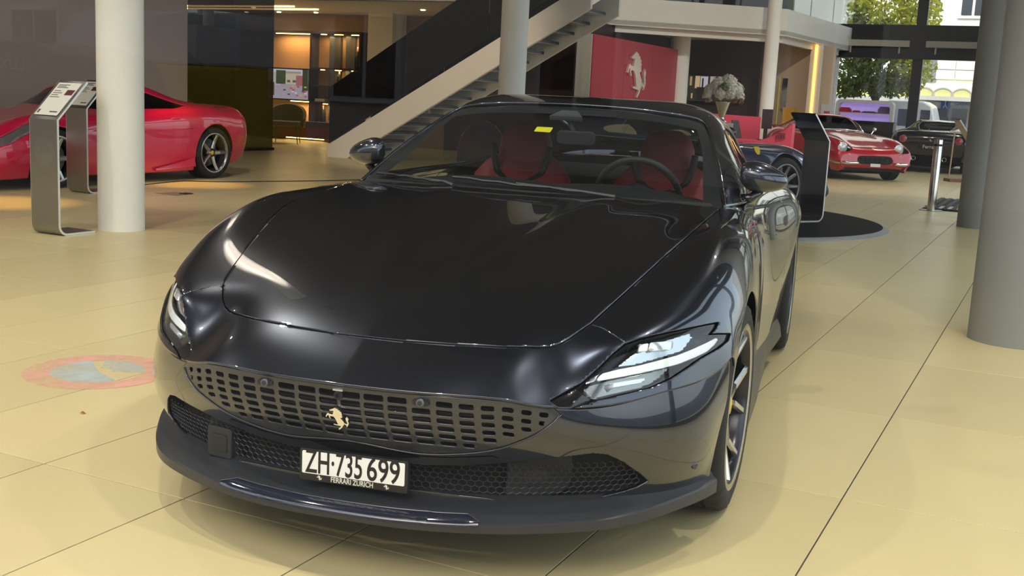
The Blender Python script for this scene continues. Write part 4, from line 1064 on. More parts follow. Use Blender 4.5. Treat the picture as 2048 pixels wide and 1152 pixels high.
# landing and upper flight side at the head of the stair
up = MB(); p0 = np.array([F1[0], F1[1], 3.05]); d0 = np.array([-1.9, -1.0, 1.55])
P = [p0, p0 + d0, p0 + d0 + (0, 0, .62), p0 + (0, 0, .57)]; off = np.array([.05, .14, 0])
up.hexa([P[0], P[1], P[1] + off, P[0] + off, P[3], P[2], P[2] + off, P[3] + off]); tag(up.build('trim_6', white_p), kind='structure')

# ================================================================ red wall with the silver horse
RW = on_plane(1178, 190, at_y(1178, 190, 23.5), np.array([0, 1., 0]))
rw0 = np.array([RW[0], RW[1]]); rw1 = rw0 + GB[:2] * 5.6
red_wall_m = mat('red_wall', (.42, .022, .048), rough=.45)
white_face = mat('wall_end_white', (.68, .66, .60), rough=.5)
rwt = tag(empty('wall_red', (*rw0, 0)), kind='structure')
nA = -GA[:2] * .33
mb = MB().prism([tuple(rw0 + nA), tuple(rw0), tuple(rw1), tuple(rw1 + nA)], 0, 2.62); bld(mb, 'wall_core', white_face, rwt)
for k in range(3):
    p = rw0 + GB[:2] * (.02 + 1.86 * k); q = rw0 + GB[:2] * (1.86 * (k + 1) + .01)
    bld(MB().prism([tuple(p), tuple(p + GA[:2] * .02), tuple(q + GA[:2] * .02), tuple(q)], .01, 2.62), 'wall_panel', red_wall_m, rwt)
hc = on_plane(1268, 150, (*rw0, 0), GA)
hm_ = tag(empty('horse_emblem', tuple(hc + GA * .03)), 'large silver prancing horse mounted on the red wall', 'emblem')
MH = frame((0, 0, 0), tuple(GB), (0, 0, 1))
mb = MB()
for P_ in (HORSE_BODY, HORSE_TAIL): mb.prism([((x - .5) * 1.62, (y - .64) * 1.45) for x, y in P_], 0, .05, MH)
ho = mb.build('horse_figure', mat('polished_silver', (.92, .92, .90), rough=.28, metal=.75), hm_, bevel=.012)
bm = bmesh.new(); bm.from_mesh(ho.data); bmesh.ops.triangulate(bm, faces=[f for f in bm.faces if len(f.verts) > 4]); bm.to_mesh(ho.data); bm.free(); ho.modifiers.clear()

# ================================================================ lounge beyond the smoked partition
part_t = tag(empty('glass_partition', G(-14.22, 15.9)), 'dark smoked glass partition in front of the lounge beside the taupe wall', 'partition')
pgl = glass('partition_glass', (.18, .17, .19), 1.5, 1.)
for k in range(2):
    o = pane('partition_pane', G(-14.22, 15.92 + k * 1.22), G(-14.22, 15.92 + (k + 1) * 1.22 - .01), .0, 3.0, pgl, None); att(o, part_t)
bld(MB().prism(gp((-14.25, 15.9), (-14.19, 15.9), (-14.19, 18.37), (-14.25, 18.37)), 0, .05), 'partition_rail', alu, part_t)
LB = 22.6
def lpx(x, y): return on_plane(x, y, G(0, LB), GB)
def la(x, y): p = lpx(x, y); return float(p @ GA), float(p[2])
cabm = mat('cabinet_brown', (.30, .17, .08), rough=.4); cabd = mat('cabinet_dark', (.028, .022, .022), rough=.35); cab_l = mat('cabinet_back', (.40, .28, .16), rough=.5)
led = mat('led_warm', (1, .8, .4), emit=(1., .66, .18), estr=7.0)
cab = tag(empty('shelf_cabinet', G(-16.2, LB)), 'tall brown shelf cabinet with warm light strips and a screen niche', 'cabinet')
def cbox(name, x0, x1, z0, z1, b0, b1, m):     # box in wall coordinates: a range, z range, depth b (0 = front)
    mb = MB().prism(gp((x0, LB + b0), (x1, LB + b0), (x1, LB + b1), (x0, LB + b1)), z0, z1); return bld(mb, name, m, cab)
aL, zT = la(547, 65); aR, _ = la(722, 65); aM, _ = la(621, 140); aM2, _ = la(650, 140)
cbox('cabinet_back', aL - 2.6, aR, 0.03, zT, .30, .34, cabm)
cbox('cabinet_side', aR - .05, aR, 0, zT + .06, 0, .33, cabd)
cbox('cabinet_top', aL - 2.6, aR, zT, zT + .06, 0, .33, cabd)
cbox('cabinet_side', aM - .03, aM + .02, 0, zT, 0, .33, cabd)
zs = [la(640, 136)[1], la(640, 171)[1], la(640, 204)[1], la(640, 247)[1]]
for i, z in enumerate(zs):
    cbox('shelf', aM, aR, z - .03, z + .01, 0, .32, cabd)
for x0, x1 in ((649, 671), (682, 700)): cbox('back_panel', la(x0, 100)[0], la(x1, 100)[0], .5, zT - .02, .20, .29, mat('panel_smoke', (.05, .048, .05), rough=.3))
cbox('bench', aL - .2, aM + 1.0, .32, .46, -.28, .3, cabd); cbox('bench_base', aL - .2, aM + 1.0, .06, .32, -.10, .3, mat('bench_red', (.10, .012, .016), rough=.5))
def strip(x0, x1, z, b=.02, h=.018): cbox('light_strip', x0, x1, z - h, z, b, b + .02, led)
strip(la(551, 65)[0], la(620, 65)[0], zT - .005); strip(la(641, 67)[0], la(652, 67)[0], zT - .005, .02); strip(la(668, 67)[0], la(685, 67)[0], zT - .005); strip(la(702, 68)[0], la(717, 68)[0], zT - .005)
strip(la(640, 137)[0], la(648, 137)[0], zs[0] - .032); strip(la(669, 137)[0], la(681, 137)[0], zs[0] - .032); strip(la(702, 138)[0], la(714, 138)[0], zs[0] - .032)
strip(la(580, 203)[0], la(618, 203)[0], la(600, 202)[1]); strip(la(645, 205)[0], la(654, 205)[0], zs[2] - .032); strip(la(577, 278)[0], la(652, 278)[0], .055, -.1)
for xx, yy, e, ln in ((585, 68, 16, 1.0), (647, 70, 3, .16), (677, 70, 4, .22), (709, 71, 4, .2), (599, 206, 8, .5), (675, 140, 4, .16), (649, 208, 3, .14)):
    p = lpx(xx, yy); l = area('cabinet_glow', p + np.array([0, 0, -.02]) + GB * .05, ln, e * 1.1, (1., .68, .28), sy=.06); l.rotation_euler = (0, 0, TH); l.parent = cab; l.matrix_parent_inverse = Matrix.LocRotScale(cab.location, cab.rotation_euler, None).inverted()
# screen
def screen_mat(name, dark, mids, sc, seed, estr):
    if name in MATS: return MATS[name]
    m = bpy.data.materials.new(name); m.use_nodes = True; nt = m.node_tree; b = nt.nodes['Principled BSDF']
    tc = nt.nodes.new('ShaderNodeTexCoord'); mp = nt.nodes.new('ShaderNodeMapping'); mp.inputs['Location'].default_value = (seed, seed * .7, 0); mp.inputs['Scale'].default_value = sc
    v = nt.nodes.new('ShaderNodeTexVoronoi'); v.inputs['Scale'].default_value = 1.0; n = nt.nodes.new('ShaderNodeTexNoise'); n.inputs['Scale'].default_value = 1.6; n.inputs['Detail'].default_value = 6
    cr = nt.nodes.new('ShaderNodeValToRGB'); cr.color_ramp.interpolation = 'CONSTANT'
    cr.color_ramp.elements[0].position = 0; cr.color_ramp.elements[0].color = (*dark, 1)
    cr.color_ramp.elements[1].position = .42; cr.color_ramp.elements[1].color = (*mids[0], 1)
    for k, c in enumerate(mids[1:]):
        e = cr.color_ramp.elements.new(.42 + .5 * (k + 1) / len(mids)); e.color = (*c, 1)
    mx = nt.nodes.new('ShaderNodeMix'); mx.data_type = 'RGBA'; mx.inputs[0].default_value = .55
    nt.links.new(tc.outputs['Object'], mp.inputs[0]); nt.links.new(mp.outputs[0], v.inputs['Vector']); nt.links.new(mp.outputs[0], n.inputs['Vector'])
    sep = nt.nodes.new('ShaderNodeSeparateColor'); nt.links.new(v.outputs['Color'], sep.inputs[0])
    ad = nt.nodes.new('ShaderNodeMath'); ad.operation = 'ADD'; ml = nt.nodes.new('ShaderNodeMath'); ml.operation = 'MULTIPLY'; ml.inputs[1].default_value = .5
    nt.links.new(sep.outputs[0], ad.inputs[0]); nt.links.new(n.outputs['Fac'], ad.inputs[1]); nt.links.new(ad.outputs[0], ml.inputs[0]); nt.links.new(ml.outputs[0], cr.inputs[0])
    b.inputs['Base Color'].default_value = (.01, .01, .01, 1); b.inputs['Roughness'].default_value = .2
    nt.links.new(cr.outputs[0], b.inputs['Emission Color']); b.inputs['Emission Strength'].default_value = estr
    MATS[name] = m; return m
def wall_screen(root_label, p_tl, p_br, plane_p, axis, thick, builder):
    pass
a0, z1 = la(540, 137); a1, z0 = la(619, 200)
tv = tag(empty('wall_screen', G((a0 + a1) / 2, LB - .06, z0)), 'flat screen showing a square full of cars in the brown cabinet', 'television')
att(MB().prism(gp((a0 - .05, LB - .06), (a1 + .02, LB - .06), (a1 + .02, LB + .02), (a0 - .05, LB + .02)), z0 - .03, z1 + .03).build('screen_frame', gloss_black), tv)
def picture(name, rects, t, plane_b, sh=.0):
    """flat picture of coloured patches: list of (a0,a1,z0,z1,colour,strength)"""
    for i, (x0, x1, y0, y1, c, s) in enumerate(rects):
        mb = MB().prism(gp((x0, plane_b - .001 * (i + 1)), (x1, plane_b - .001 * (i + 1)), (x1, plane_b - .001 * i), (x0, plane_b - .001 * i)), y0, y1)
        att(mb.build(name, mat('pic_%.2f_%.2f_%.2f' % c, (.01, .01, .01), emit=c, estr=s)), t)
w_, h_ = a1 - a0, z1 - z0
def R_(x0, x1, y0, y1, c, s=.55): return (a0 + w_ * x0, a0 + w_ * x1, z0 + h_ * y0, z0 + h_ * y1, c, s)
pic = [R_(0, 1, 0, 1, (.42, .38, .46)), R_(0, 1, .62, 1, (.62, .64, .78)), R_(.42, .80, .50, .88, (.62, .54, .40)), R_(.40, .82, .86, .93, (.45, .32, .26)), R_(0, .30, .45, .90, (.50, .48, .50)), R_(.20, .44, .50, .96, (.04, .07, .04)), R_(.70, 1, .46, .80, (.42, .14, .16)), R_(.86, 1, .30, 1, (.03, .05, .03)), R_(.02, .16, .10, .55, (.05, .06, .05)), R_(.48, .56, .56, .64, (.10, .10, .12)), R_(.62, .70, .56, .64, (.10, .10, .12))]
for k in range(16):
    x = rng.uniform(.28, .93); y = rng.uniform(.05, .42); c = [(.55, .05, .10), (.60, .08, .12), (.70, .68, .70), (.62, .50, .10), (.08, .08, .09)][k % 5]
    pic.append(R_(x, x + .06, y, y + .05, c))
picture('screen_picture', pic, tv, LB - .061)
# bottles on the shelves
bot_m = mat('bottle_glass', (.012, .016, .012), rough=.08); foil = mat('bottle_foil', (.35, .12, .10), rough=.35)
bshape = [(.0005, 0), (.046, 0), (.048, .01), (.048, .18), (.040, .225), (.018, .27), (.0155, .34), (.0005, .34)]
for x, z, s, lb in ((708, zs[0] + .01, 1.5, 'dark wine bottle on the top shelf of the brown cabinet'), (672, zs[1] + .01, 1.08, 'dark wine bottle with red foil on the middle shelf of the cabinet'), (641, zs[3] + .01, 1.35, 'large dark bottle on the lowest cabinet shelf beside the stair glass')):
    a_, _z = la(x, 150); t = tag(empty('wine_bottle', G(a_, LB + .14, z)), lb, 'bottle', 'bottles in the lounge cabinet')
    MB().lathe([(r * s, h * s) for r, h in bshape], 20).build('bottle_body', bot_m, t, smooth=True)
    MB().lathe([(.0190 * s, .262 * s), (.0165 * s, .342 * s), (.0005, .343 * s)], 16).build('bottle_foil', foil, t, smooth=True)
a_, _z = la(635, 201); bk = tag(empty('book_stack', G(a_ + .03, LB + .14, zs[2] + .01), TH), 'small stack of pale books on the cabinet shelf', 'books')
for k in range(2): MB().bb(-.14, .14, -.10, .10, .034 * k, .034 * k + .03).build('book', mat('book_%d' % k, (.55, .47, .34) if k else (.42, .36, .28), rough=.6), bk)
# armchair in front of the cabinet
p = ground(562, 292); ac = tag(empty('armchair', (-5.25, 25.6, 0), TH + .5), 'brown lounge armchair with thin legs in front of the cabinet', 'chair')
chm = mat('armchair_fabric', (.085, .065, .055), rough=.8)
MB().prism(rrect(.34, .33, .12), .40, .50).build('seat', chm, ac, bevel=.03)
V = []; n = 18
for k in range(n + 1):
    a = math.radians(-20 + 220 * k / n); r0, r1 = .36, .42
    hh = .50 + .32 * max(0, math.sin(math.radians(-20 + 220 * k / n))) ** .6 + .06
    for r, z in ((r0, .40), (r1, .36), (r1 + .03, hh), (r0 + .02, hh - .01)): V.append((r * math.cos(a), r * math.sin(a) * .95, z))
Fb = [(i * 4 + q, i * 4 + (q + 1) % 4, (i + 1) * 4 + (q + 1) % 4, (i + 1) * 4 + q) for i in range(n) for q in range(4)] + [(0, 1, 2, 3), tuple(n * 4 + q for q in range(4))]
autosmooth(MB().add(V, Fb).build('backrest', chm, ac))
for x, y in ((-.26, -.24), (.26, -.24), (.24, .26), (-.24, .26)): MB().tube([(x, y, .42), (x * 1.15, y * 1.15, 0)], [.016, .010], 8).build('leg', alu, ac)
# lounge wall pier and ceiling lines
slab('wall_pier', [tuple(lpx(751, 30)[:2] - GB[:2] * .3), tuple(lpx(800, 30)[:2] - GB[:2] * .3), tuple(lpx(800, 30)[:2] + GB[:2] * .3), tuple(lpx(751, 30)[:2] + GB[:2] * .3)], 0, 3.0, white_p)
for (x0, y0, x1, y1) in ((376, 12, 588, 13), (376, 17, 636, 19)):
    p, q = ground(x0, y0, 2.985), ground(x1, y1, 2.985); t = tag(empty('ceiling_light_line', tuple(p)), 'thin warm light line recessed in the lounge ceiling', 'lamp', 'light lines in the lounge ceiling')
    mb = MB(); beam(mb, p, q, .04, .03); bld(mb, 'light_line', led, t)
for x, y in ((507, 15), (493, 24), (558, 24), (632, 25), (846, 20), (873, 44), (922, 53), (1553, 112)):
    p = ground(x, y, 2.995); t = tag(empty('downlight', tuple(p)), 'small round downlight in the lounge ceiling' if x < 1500 else 'small round downlight under the mezzanine beside the slim white column', 'lamp', 'downlights in the lounge ceiling' if x < 1500 else None)
    MB().lathe([(.0005, -.012), (.045, -.012), (.05, 0)], 16).build('downlight_face', mat('downlight_face', (1, .9, .7), emit=(1., .78, .45), estr=12.), t)
    l = spot('downlight_lamp', (0, 0, 0), 45 if x < 1500 else 90, (1., .74, .46), 130, (0, 0, -1), .7); l.location = (0, 0, -.02); l.rotation_euler = (0, 0, 0); l.parent = t
# warm spots over the red car
for x, y, e in ((392, 368, 900), (20, 405, 900)):
    p = ground(x, y); spot('warm_spot_offscreen', p + np.array([-.3, .8, 6.1]), e * 1.6, (1., .56, .12), 15, p, .9)

# ================================================================ reception desk and the niche with the second screen
pink = mat('desk_red', (.78, .075, .13), rough=.4); pink_d = pink
DD = 19.9
desk = tag(empty('reception_desk', (4.6, DD, 0)), 'red reception desk with a curved top edge behind the blue car', 'desk')
dxs = [(1400, 292), (1455, 287), (1500, 285), (1530, 279), (1560, 267), (1586, 247)]
Ptop = [at_y(x, y, DD - .25 * (x - 1400) / 186) for x, y in dxs]
Ptop = [np.array(p) for p in curve(np.array(Ptop), 24)]
V = []; 
for p in Ptop: V += [(p[0], p[1], 0.02), (p[0] , p[1], p[2]), (p[0] - .02, p[1] + .10, p[2]), (p[0] - .02, p[1] + .10, .02)]
N = len(Ptop); Fd = [(i * 4 + q, (i + 1) * 4 + q, (i + 1) * 4 + (q + 1) % 4, i * 4 + (q + 1) % 4) for i in range(N - 1) for q in range(4)] + [(0, 1, 2, 3), tuple((N - 1) * 4 + q for q in range(4))]
bld(MB().add(V, Fd), 'front_panel', pink, desk)
pe = Ptop[-1]; bld(MB().hexa([(pe[0] - .06, pe[1] + .05, .02), (pe[0], pe[1], .02), (pe[0] + .5, pe[1] + 1.9, .02), (pe[0] + .42, pe[1] + 1.9, .02), (pe[0] - .06, pe[1] + .05, pe[2]), (pe[0], pe[1], pe[2]), (pe[0] + .5, pe[1] + 1.9, pe[2] * .98), (pe[0] + .42, pe[1] + 1.9, pe[2] * .98)]), 'end_panel', pink_d, desk)
p0, p1 = at_y(1380, 255, DD + 2.4), at_y(1520, 262, DD + 2.0)
bld(MB().hexa([(p0[0], p0[1], .02), (p1[0], p1[1], .02), (p1[0], p1[1] + .1, .02), (p0[0], p0[1] + .1, .02), (p0[0], p0[1], at_y(1380, 224, DD + 2.4)[2]), (p1[0], p1[1], at_y(1520, 234, DD + 2.)[2]), (p1[0], p1[1] + .1, at_y(1520, 234, DD + 2.)[2]), (p0[0], p0[1] + .1, at_y(1380, 224, DD + 2.4)[2])]), 'back_panel', pink_d, desk)
bld(MB().hexa([(Ptop[0][0], DD + .1, .70), (pe[0] - .05, DD - .1, .70), (pe[0] + .3, DD + 1.0, .70), (Ptop[0][0], DD + 1.0, .70), (Ptop[0][0], DD + .1, .74), (pe[0] - .05, DD - .1, .74), (pe[0] + .3, DD + 1.0, .74), (Ptop[0][0], DD + 1.0, .74)]), 'work_top', pink, desk)
q = at_y(1562, 272, DD - .25); MB().bb(q[0] - .06, q[0] + .06, q[1] - .012, q[1] + .03, q[2] - .06, q[2] + .05)
mb = MB()
for r in range(3):
    for c in range(4):
        mb.bb(q[0] - .075 + c * .038, q[0] - .045 + c * .038, q[1] - .014, q[1] + .004, q[2] - .05 + r * .036, q[2] - .022 + r * .036)
tag(bld(mb, 'desk_logo', mat('logo_dark_red', (.20, .01, .03), rough=.5), desk), kind='stuff')
# monitor, chair back, pens
t = tag(empty('desk_monitor', (at_y(1533, 260, DD + .45)[0], DD + .45, .74)), 'dark monitor seen from behind on the red reception desk', 'monitor')
p = at_y(1533, 240, DD + .45); a_ = at_y(1522, 257, DD + .45); b2 = at_y(1546, 219, DD + .45)
bld(MB().bb(a_[0], b2[0], DD + .42, DD + .45, a_[2], b2[2]), 'screen_back', mat('monitor_brown', (.035, .008, .012), rough=.4), t); bld(MB().bb(p[0] - .03, p[0] + .03, DD + .44, DD + .5, .75, a_[2] + .1), 'monitor_neck', satin_black, t); bld(MB().bb(p[0] - .12, p[0] + .12, DD + .38, DD + .58, .74, .755), 'monitor_foot', satin_black, t)
t = tag(empty('office_chair', (at_y(1474, 255, DD + 1.3)[0], DD + 1.3, 0)), 'grey office chair with a slim backrest behind the reception desk', 'chair')
a_ = at_y(1466, 263, DD + 1.3); b2 = at_y(1480, 241, DD + 1.3)
bld(MB().hexa([(a_[0] + .06, DD + 1.3, .62), (b2[0] + .10, DD + 1.3, .62), (b2[0] + .10, DD + 1.36, .62), (a_[0] + .06, DD + 1.36, .62), (a_[0] - .02, DD + 1.42, b2[2]), (b2[0], DD + 1.42, b2[2]), (b2[0], DD + 1.47, b2[2]), (a_[0] - .02, DD + 1.47, b2[2])]), 'backrest', mat('chair_grey', (.06, .05, .055), rough=.6), t, bevel=.01)
bld(MB().bb(a_[0] - .2, b2[0] + .25, DD + .9, DD + 1.35, .45, .52), 'seat', MATS['chair_grey'], t, bevel=.02); bld(MB().tube([(a_[0] + .08, DD + 1.15, .0), (a_[0] + .08, DD + 1.15, .46)], .03, 10), 'post', chrome, t)
for k in range(5):
    an = k * 1.2566; bld(MB().tube([(a_[0] + .08, DD + 1.15, .08), (a_[0] + .08 + .28 * math.cos(an), DD + 1.15 + .28 * math.sin(an), .03)], .018, 6), 'leg', satin_black, t)
# flower vase on a plinth
vx = at_y(1443, 245, 18.9); vz = vx[2]
pl = tag(MB().bb(vx[0] - .17, vx[0] + .17, 18.75, 19.09, 0, vz).build('flower_plinth', mat('plinth_white', (.6, .57, .52), rough=.4), bevel=.01), 'slim white plinth carrying the flower vase', 'plinth')
vase = tag(empty('flower_vase', (vx[0], 18.92, vz)), 'tall silver vase of white hydrangeas with green and brown leaves', 'vase')
vm = mat('vase_silver', (.62, .60, .60), rough=.15, metal=1.)
MB().lathe([(.0005, 0), (.085, 0), (.09, .02), (.035, .05), (.045, .10), (.125, .33), (.13, .34), (.115, .33), (.0005, .20)], 28).build('vase_body', vm, vase, smooth=True)
petal = mat('hydrangea_white', (.75, .70, .60), rough=.7); leafg = mat('flower_leaf', (.16, .20, .06), rough=.6); leafb = mat('flower_brown', (.22, .11, .07), rough=.7)
def cluster(c, r, n, s, m, name, parent):
    mb = MB()
    for k in range(n):
        d = rng.normal(size=3); d /= np.linalg.norm(d); p = np.array(c) + d * r * rng.uniform(.85, 1.05)
        e = np.cross(d, rng.normal(size=3)); e /= np.linalg.norm(e); f = np.cross(d, e)
        mb.add([p + e * s - d * .3 * s, p + f * s, p - e * s - d * .3 * s, p - f * s], [(0, 1, 2, 3)])
    mb.ball(c, r * .88, 10, 7)
    return tag(mb.build(name, m, parent, recalc=False), kind='stuff')
for k, (x, y, z, r) in enumerate(((-.20, 0, .50, .13), (-.10, -.05, .60, .14), (.06, -.06, .64, .15), (.20, 0, .53, .14), (.08, -.12, .50, .13), (-.08, -.12, .48, .12), (.25, -.03, .42, .10), (-.25, -.02, .42, .10))):
    cluster((x, y, z), r, 170, .030, petal, 'hydrangea_head', vase)
cluster((-.02, -.19, .58), .07, 26, .035, leafg, 'green_leaves', vase)
for x, y, z in ((-.16, -.12, .40), (.27, -.1, .36), (-.10, -.15, .55), (.16, -.14, .38), (-.28, -.06, .36)): cluster((x, y, z), .055, 22, .035, leafb, 'brown_leaves', vase)
# second screen on the dark back wall
def bpx(x, y): return on_plane(x, y, G(0, 29.58), GB)
pa, pb = bpx(1372, 150), bpx(1475, 206); a0, z1 = float(pa @ GA), float(pa[2]); a1, z0 = float(pb @ GA), float(pb[2])
tv2 = tag(empty('wall_screen', G((a0 + a1) / 2, 29.5, z0)), 'wide dark screen showing lit figures on the dark wall behind the flowers', 'television')
att(MB().prism(gp((a0 - .06, 29.5), (a1 + .05, 29.5), (a1 + .05, 29.6), (a0 - .06, 29.6)), z0 - .06, z1 + .05).build('screen_frame', gloss_black), tv2)
w_, h_ = a1 - a0, z1 - z0
pic = [R_(0, 1, 0, 1, (.03, .02, .015))]
for x0, x1, y0, y1, c in ((.10, .14, .6, .95, (.55, .36, .14)), (.2, .29, .5, .98, (.70, .50, .24)), (.30, .44, .55, .97, (.60, .56, .62)), (.48, .58, .55, .98, (.52, .44, .40)), (.62, .74, .45, .98, (.75, .52, .22)), (.78, .88, .5, .98, (.72, .58, .36)), (.92, .98, .5, .9, (.5, .42, .3)), (.03, .07, .15, .4, (.5, .38, .12)), (.14, .17, .1, .3, (.6, .5, .2)), (.33, .36, .2, .9, (.01, .01, .01)), (.24, .46, .05, .55, (.008, .006, .006)), (.52, .70, .02, .6, (.008, .006, .006))):
    pic.append(R_(x0, x1, y0, y1, c))
picture('screen_picture', pic, tv2, 29.499)
# booth: yellow panel, slim mirror, orange box, light bar
def kpx(x, y, b=30.4): return on_plane(x, y, G(0, b), GB)
def booth(name, x0, y0, x1, y1, m, label, cat, b=30.4, th=.05):
    p, q = kpx(x0, y1, b), kpx(x1, y0, b); a_, c = float(p @ GA), float(q @ GA)
    t = tag(MB().prism(gp((a_, b - th), (c, b - th), (c, b), (a_, b)), max(0.0, min(p[2], q[2])), max(p[2], q[2])).build(name, m), label, cat); return t
booth('display_board', 1547, 154, 1560, 330, mat('yellow_panel', (.72, .70, .12), rough=.35), 'tall upright yellow board behind the reception desk', 'panel')
booth('mirror_panel', 1561, 157, 1577, 217, mat('mirror', (.75, .78, .76), rough=.05, metal=1.), 'slim mirror above the orange cabinet beside the yellow board', 'mirror')
booth('orange_box', 1560, 216, 1592, 330, mat('orange_box', (.72, .36, .04), rough=.5), 'orange cabinet under the slim mirror', 'cabinet', 30.55, .25)
lb = tag(empty('light_bar', tuple(kpx(1632, 230))), 'upright frame with a glowing orange light bar beside the window wall', 'lamp')
a_, c = float(kpx(1628, 150) @ GA), float(kpx(1634, 150) @ GA)
att(MB().prism(gp((a_ - .12, 30.3), (c + .10, 30.3), (c + .10, 30.45), (a_ - .12, 30.45)), 0, 3.0).build('bar_frame', white_p), lb)
att(MB().prism(gp((a_, 30.27), (c - .02, 30.27), (c - .02, 30.31), (a_, 30.31)), 0, 2.98).build('bar_light', mat('bar_orange', (1, .6, .2), emit=(1., .48, .08), estr=3.), ), lb)
# ================================================================ the other cars
def rows_net(rows): return [[(x, y, z) for x, z in r] for y, r in rows]
def simple_car(name, label, O, fw, rows, fa, ra, m, parts, wheels, res=(190, 90), glassm=None, under=True):
    """rows: list of (y, [(x,z)..]) from nose to tail; parts: list of (part name, field, material, sink)"""
    fw = np.array(fw, float) / np.linalg.norm(fw); rz = math.atan2(fw[1], fw[0]) - PI / 2
    t = thing(name, label, 'car', O, rz)
    S = surface(rows_net(rows), *res); V, F = gridmesh(S); F = [f[::-1] for f in F]
    for (yc, zc, r) in (fa, ra): V, F = clip(V, F, lambda X: arch(X, yc, zc, r, 0))
    bodyV, bodyF = V, F
    for nm, fn, mm, both_sides in parts:
        a = clip(V, F, lambda X: fn(X) - .002)
        bodyV, bodyF = clip(bodyV, bodyF, lambda X: -fn(X))
        if not len(a[0]): continue
        if both_sides:
            for q in (a, mirror(*a)): mobj(nm, L(q[0]), [f[::-1] for f in q[1]], mm, t, True)
        else:
            q = both(*a); mobj(nm, L(q[0]), [f[::-1] for f in q[1]], mm, t, True, weld=1e-5)
    q = both(bodyV, bodyF); mobj('body', L(q[0]), [f[::-1] for f in q[1]], m, t, True, weld=1e-5, solid=.01)
    for (x, y, R, Wd, rim, sp, twin, dk, brt, cp) in wheels:
        for s in (1, -1):
            w = empty('wheel', tuple(L((s * x, y, R))), parent=t); w.rotation_euler = (0, 0, PI if s > 0 else 0)
            wheel_parts(w, R, Wd, rim, sp, twin, dk, brt, cp, seg=48, tread=False)
    for (yc, zc, r) in (fa, ra):
        for s in (1, -1):
            Vw = []; n = 16
            for k in range(n + 1):
                a = -.3 + (PI + .6) * k / n
                for x in (.45, .86 * max(abs(p[0]) for r_ in rows for p in r_[1]) ): Vw.append((s * x, yc + (r + .03) * math.cos(a), max(.12, zc + (r + .03) * math.sin(a))))
            mobj('wheel_well', L(Vw), [(2 * k, 2 * k + 1, 2 * k + 3, 2 * k + 2) for k in range(n)] + [tuple(2 * k for k in range(n + 1))], matte_black, t)
    y0, y1 = rows[0][0] - .25, rows[-1][0] + .15
    pts = [(-.5, y0), (.5, y0), (.5, y1), (-.5, y1)]
    MB().prism(pts, .13, .16).build('floor_pan', matte_black, t)
    MB().bb(-.66, .66, fa[0] - .62, ra[0] + .35, .16, .70).build('cabin_fill', matte_black, t)
    return t
def sidef(P, xmin=.4): f = polysd(P); return lambda X: np.where(X[:, 0] > xmin, f(X[:, 1:3]), -1.)
def planf(P, zmin=.5): f = polysd(P); return lambda X: np.where(X[:, 2] > zmin, f(X[:, :2]), -1.)
def frontf(P, ymin=.3): f = polysd(P); return lambda X: np.where(X[:, 1] > ymin, f(X[:, [0, 2]]), -1.)
def rearf(P, ymax=-3.2): f = polysd(P); return lambda X: np.where(X[:, 1] < ymax, f(X[:, [0, 2]]), -1.)
dark_gl = glass('car_dark_glass', (.10, .10, .11), 1.5)
red_paint = mat('red_paint', (.60, .004, .055), rough=.28, coat=1., coat_r=.02)
lamp_clear = mat('lamp_clear', (.62, .60, .62), rough=.12, metal=.85)
tail_red = mat('tail_red', (.45, .02, .05), rough=.15, coat=1.)
MID = [
 (.95, [(0, .17), (.3, .17), (.5, .17), (.62, .17), (.67, .168), (.69, .166), (.695, .164), (.69, .16)]),
 (1.06, [(0, .32), (.3, .315), (.52, .305), (.66, .29), (.73, .27), (.755, .24), (.735, .20), (.70, .165)]),
 (1.02, [(0, .47), (.3, .46), (.52, .44), (.66, .41), (.73, .37), (.76, .32), (.74, .25), (.70, .17)]),
 (.85, [(0, .57), (.35, .57), (.58, .57), (.74, .55), (.84, .48), (.87, .38), (.86, .27), (.80, .14)]),
 (.45, [(0, .69), (.35, .69), (.60, .73), (.77, .745), (.87, .66), (.93, .50), (.93, .33), (.87, .13)]),
 (0., [(0, .78), (.35, .78), (.60, .81), (.77, .835), (.89, .76), (.952, .60), (.955, .4), (.88, .13)]),
 (-.4, [(0, .85), (.35, .845), (.60, .84), (.78, .84), (.89, .78), (.94, .62), (.94, .38), (.88, .13)]),
 (-.78, [(0, .95), (.36, .94), (.60, .89), (.78, .845), (.885, .79), (.925, .62), (.92, .37), (.88, .12)]),
 (-1.15, [(0, 1.12), (.36, 1.11), (.585, 1.05), (.76, .88), (.885, .80), (.92, .62), (.91, .37), (.88, .12)]),
 (-1.5, [(0, 1.21), (.36, 1.20), (.565, 1.135), (.76, .90), (.89, .82), (.925, .63), (.92, .37), (.89, .12)]),
 (-1.9, [(0, 1.19), (.35, 1.18), (.55, 1.115), (.785, .93), (.91, .85), (.945, .64), (.94, .38), (.9, .12)]),
 (-2.3, [(0, 1.085), (.35, 1.075), (.54, 1.035), (.80, .955), (.93, .87), (.965, .66), (.96, .4), (.91, .13)]),
 (-2.7, [(0, .985), (.35, .98), (.56, .97), (.80, .955), (.93, .88), (.968, .68), (.96, .4), (.9, .15)]),
 (-3.1, [(0, .945), (.35, .945), (.58, .94), (.78, .915), (.89, .84), (.93, .66), (.92, .42), (.84, .2)]),
 (-3.40, [(0, .925), (.34, .925), (.56, .915), (.72, .88), (.82, .80), (.86, .64), (.84, .44), (.78, .26)]),
 (-3.48, [(0, .80), (.34, .80), (.54, .79), (.68, .77), (.76, .72), (.79, .6), (.78, .46), (.72, .30)]),
 (-3.42, [(0, .40), (.34, .40), (.54, .40), (.66, .40), (.72, .40), (.74, .39), (.73, .36), (.70, .30)]),
]
five = lambda R, W, dk, b, cp: None
r_rear = np.array(ground(430, 357)); r_front = np.array(ground(118, 377))
fwd = -GB[:2]; left_ = np.array([-fwd[1], fwd[0]])
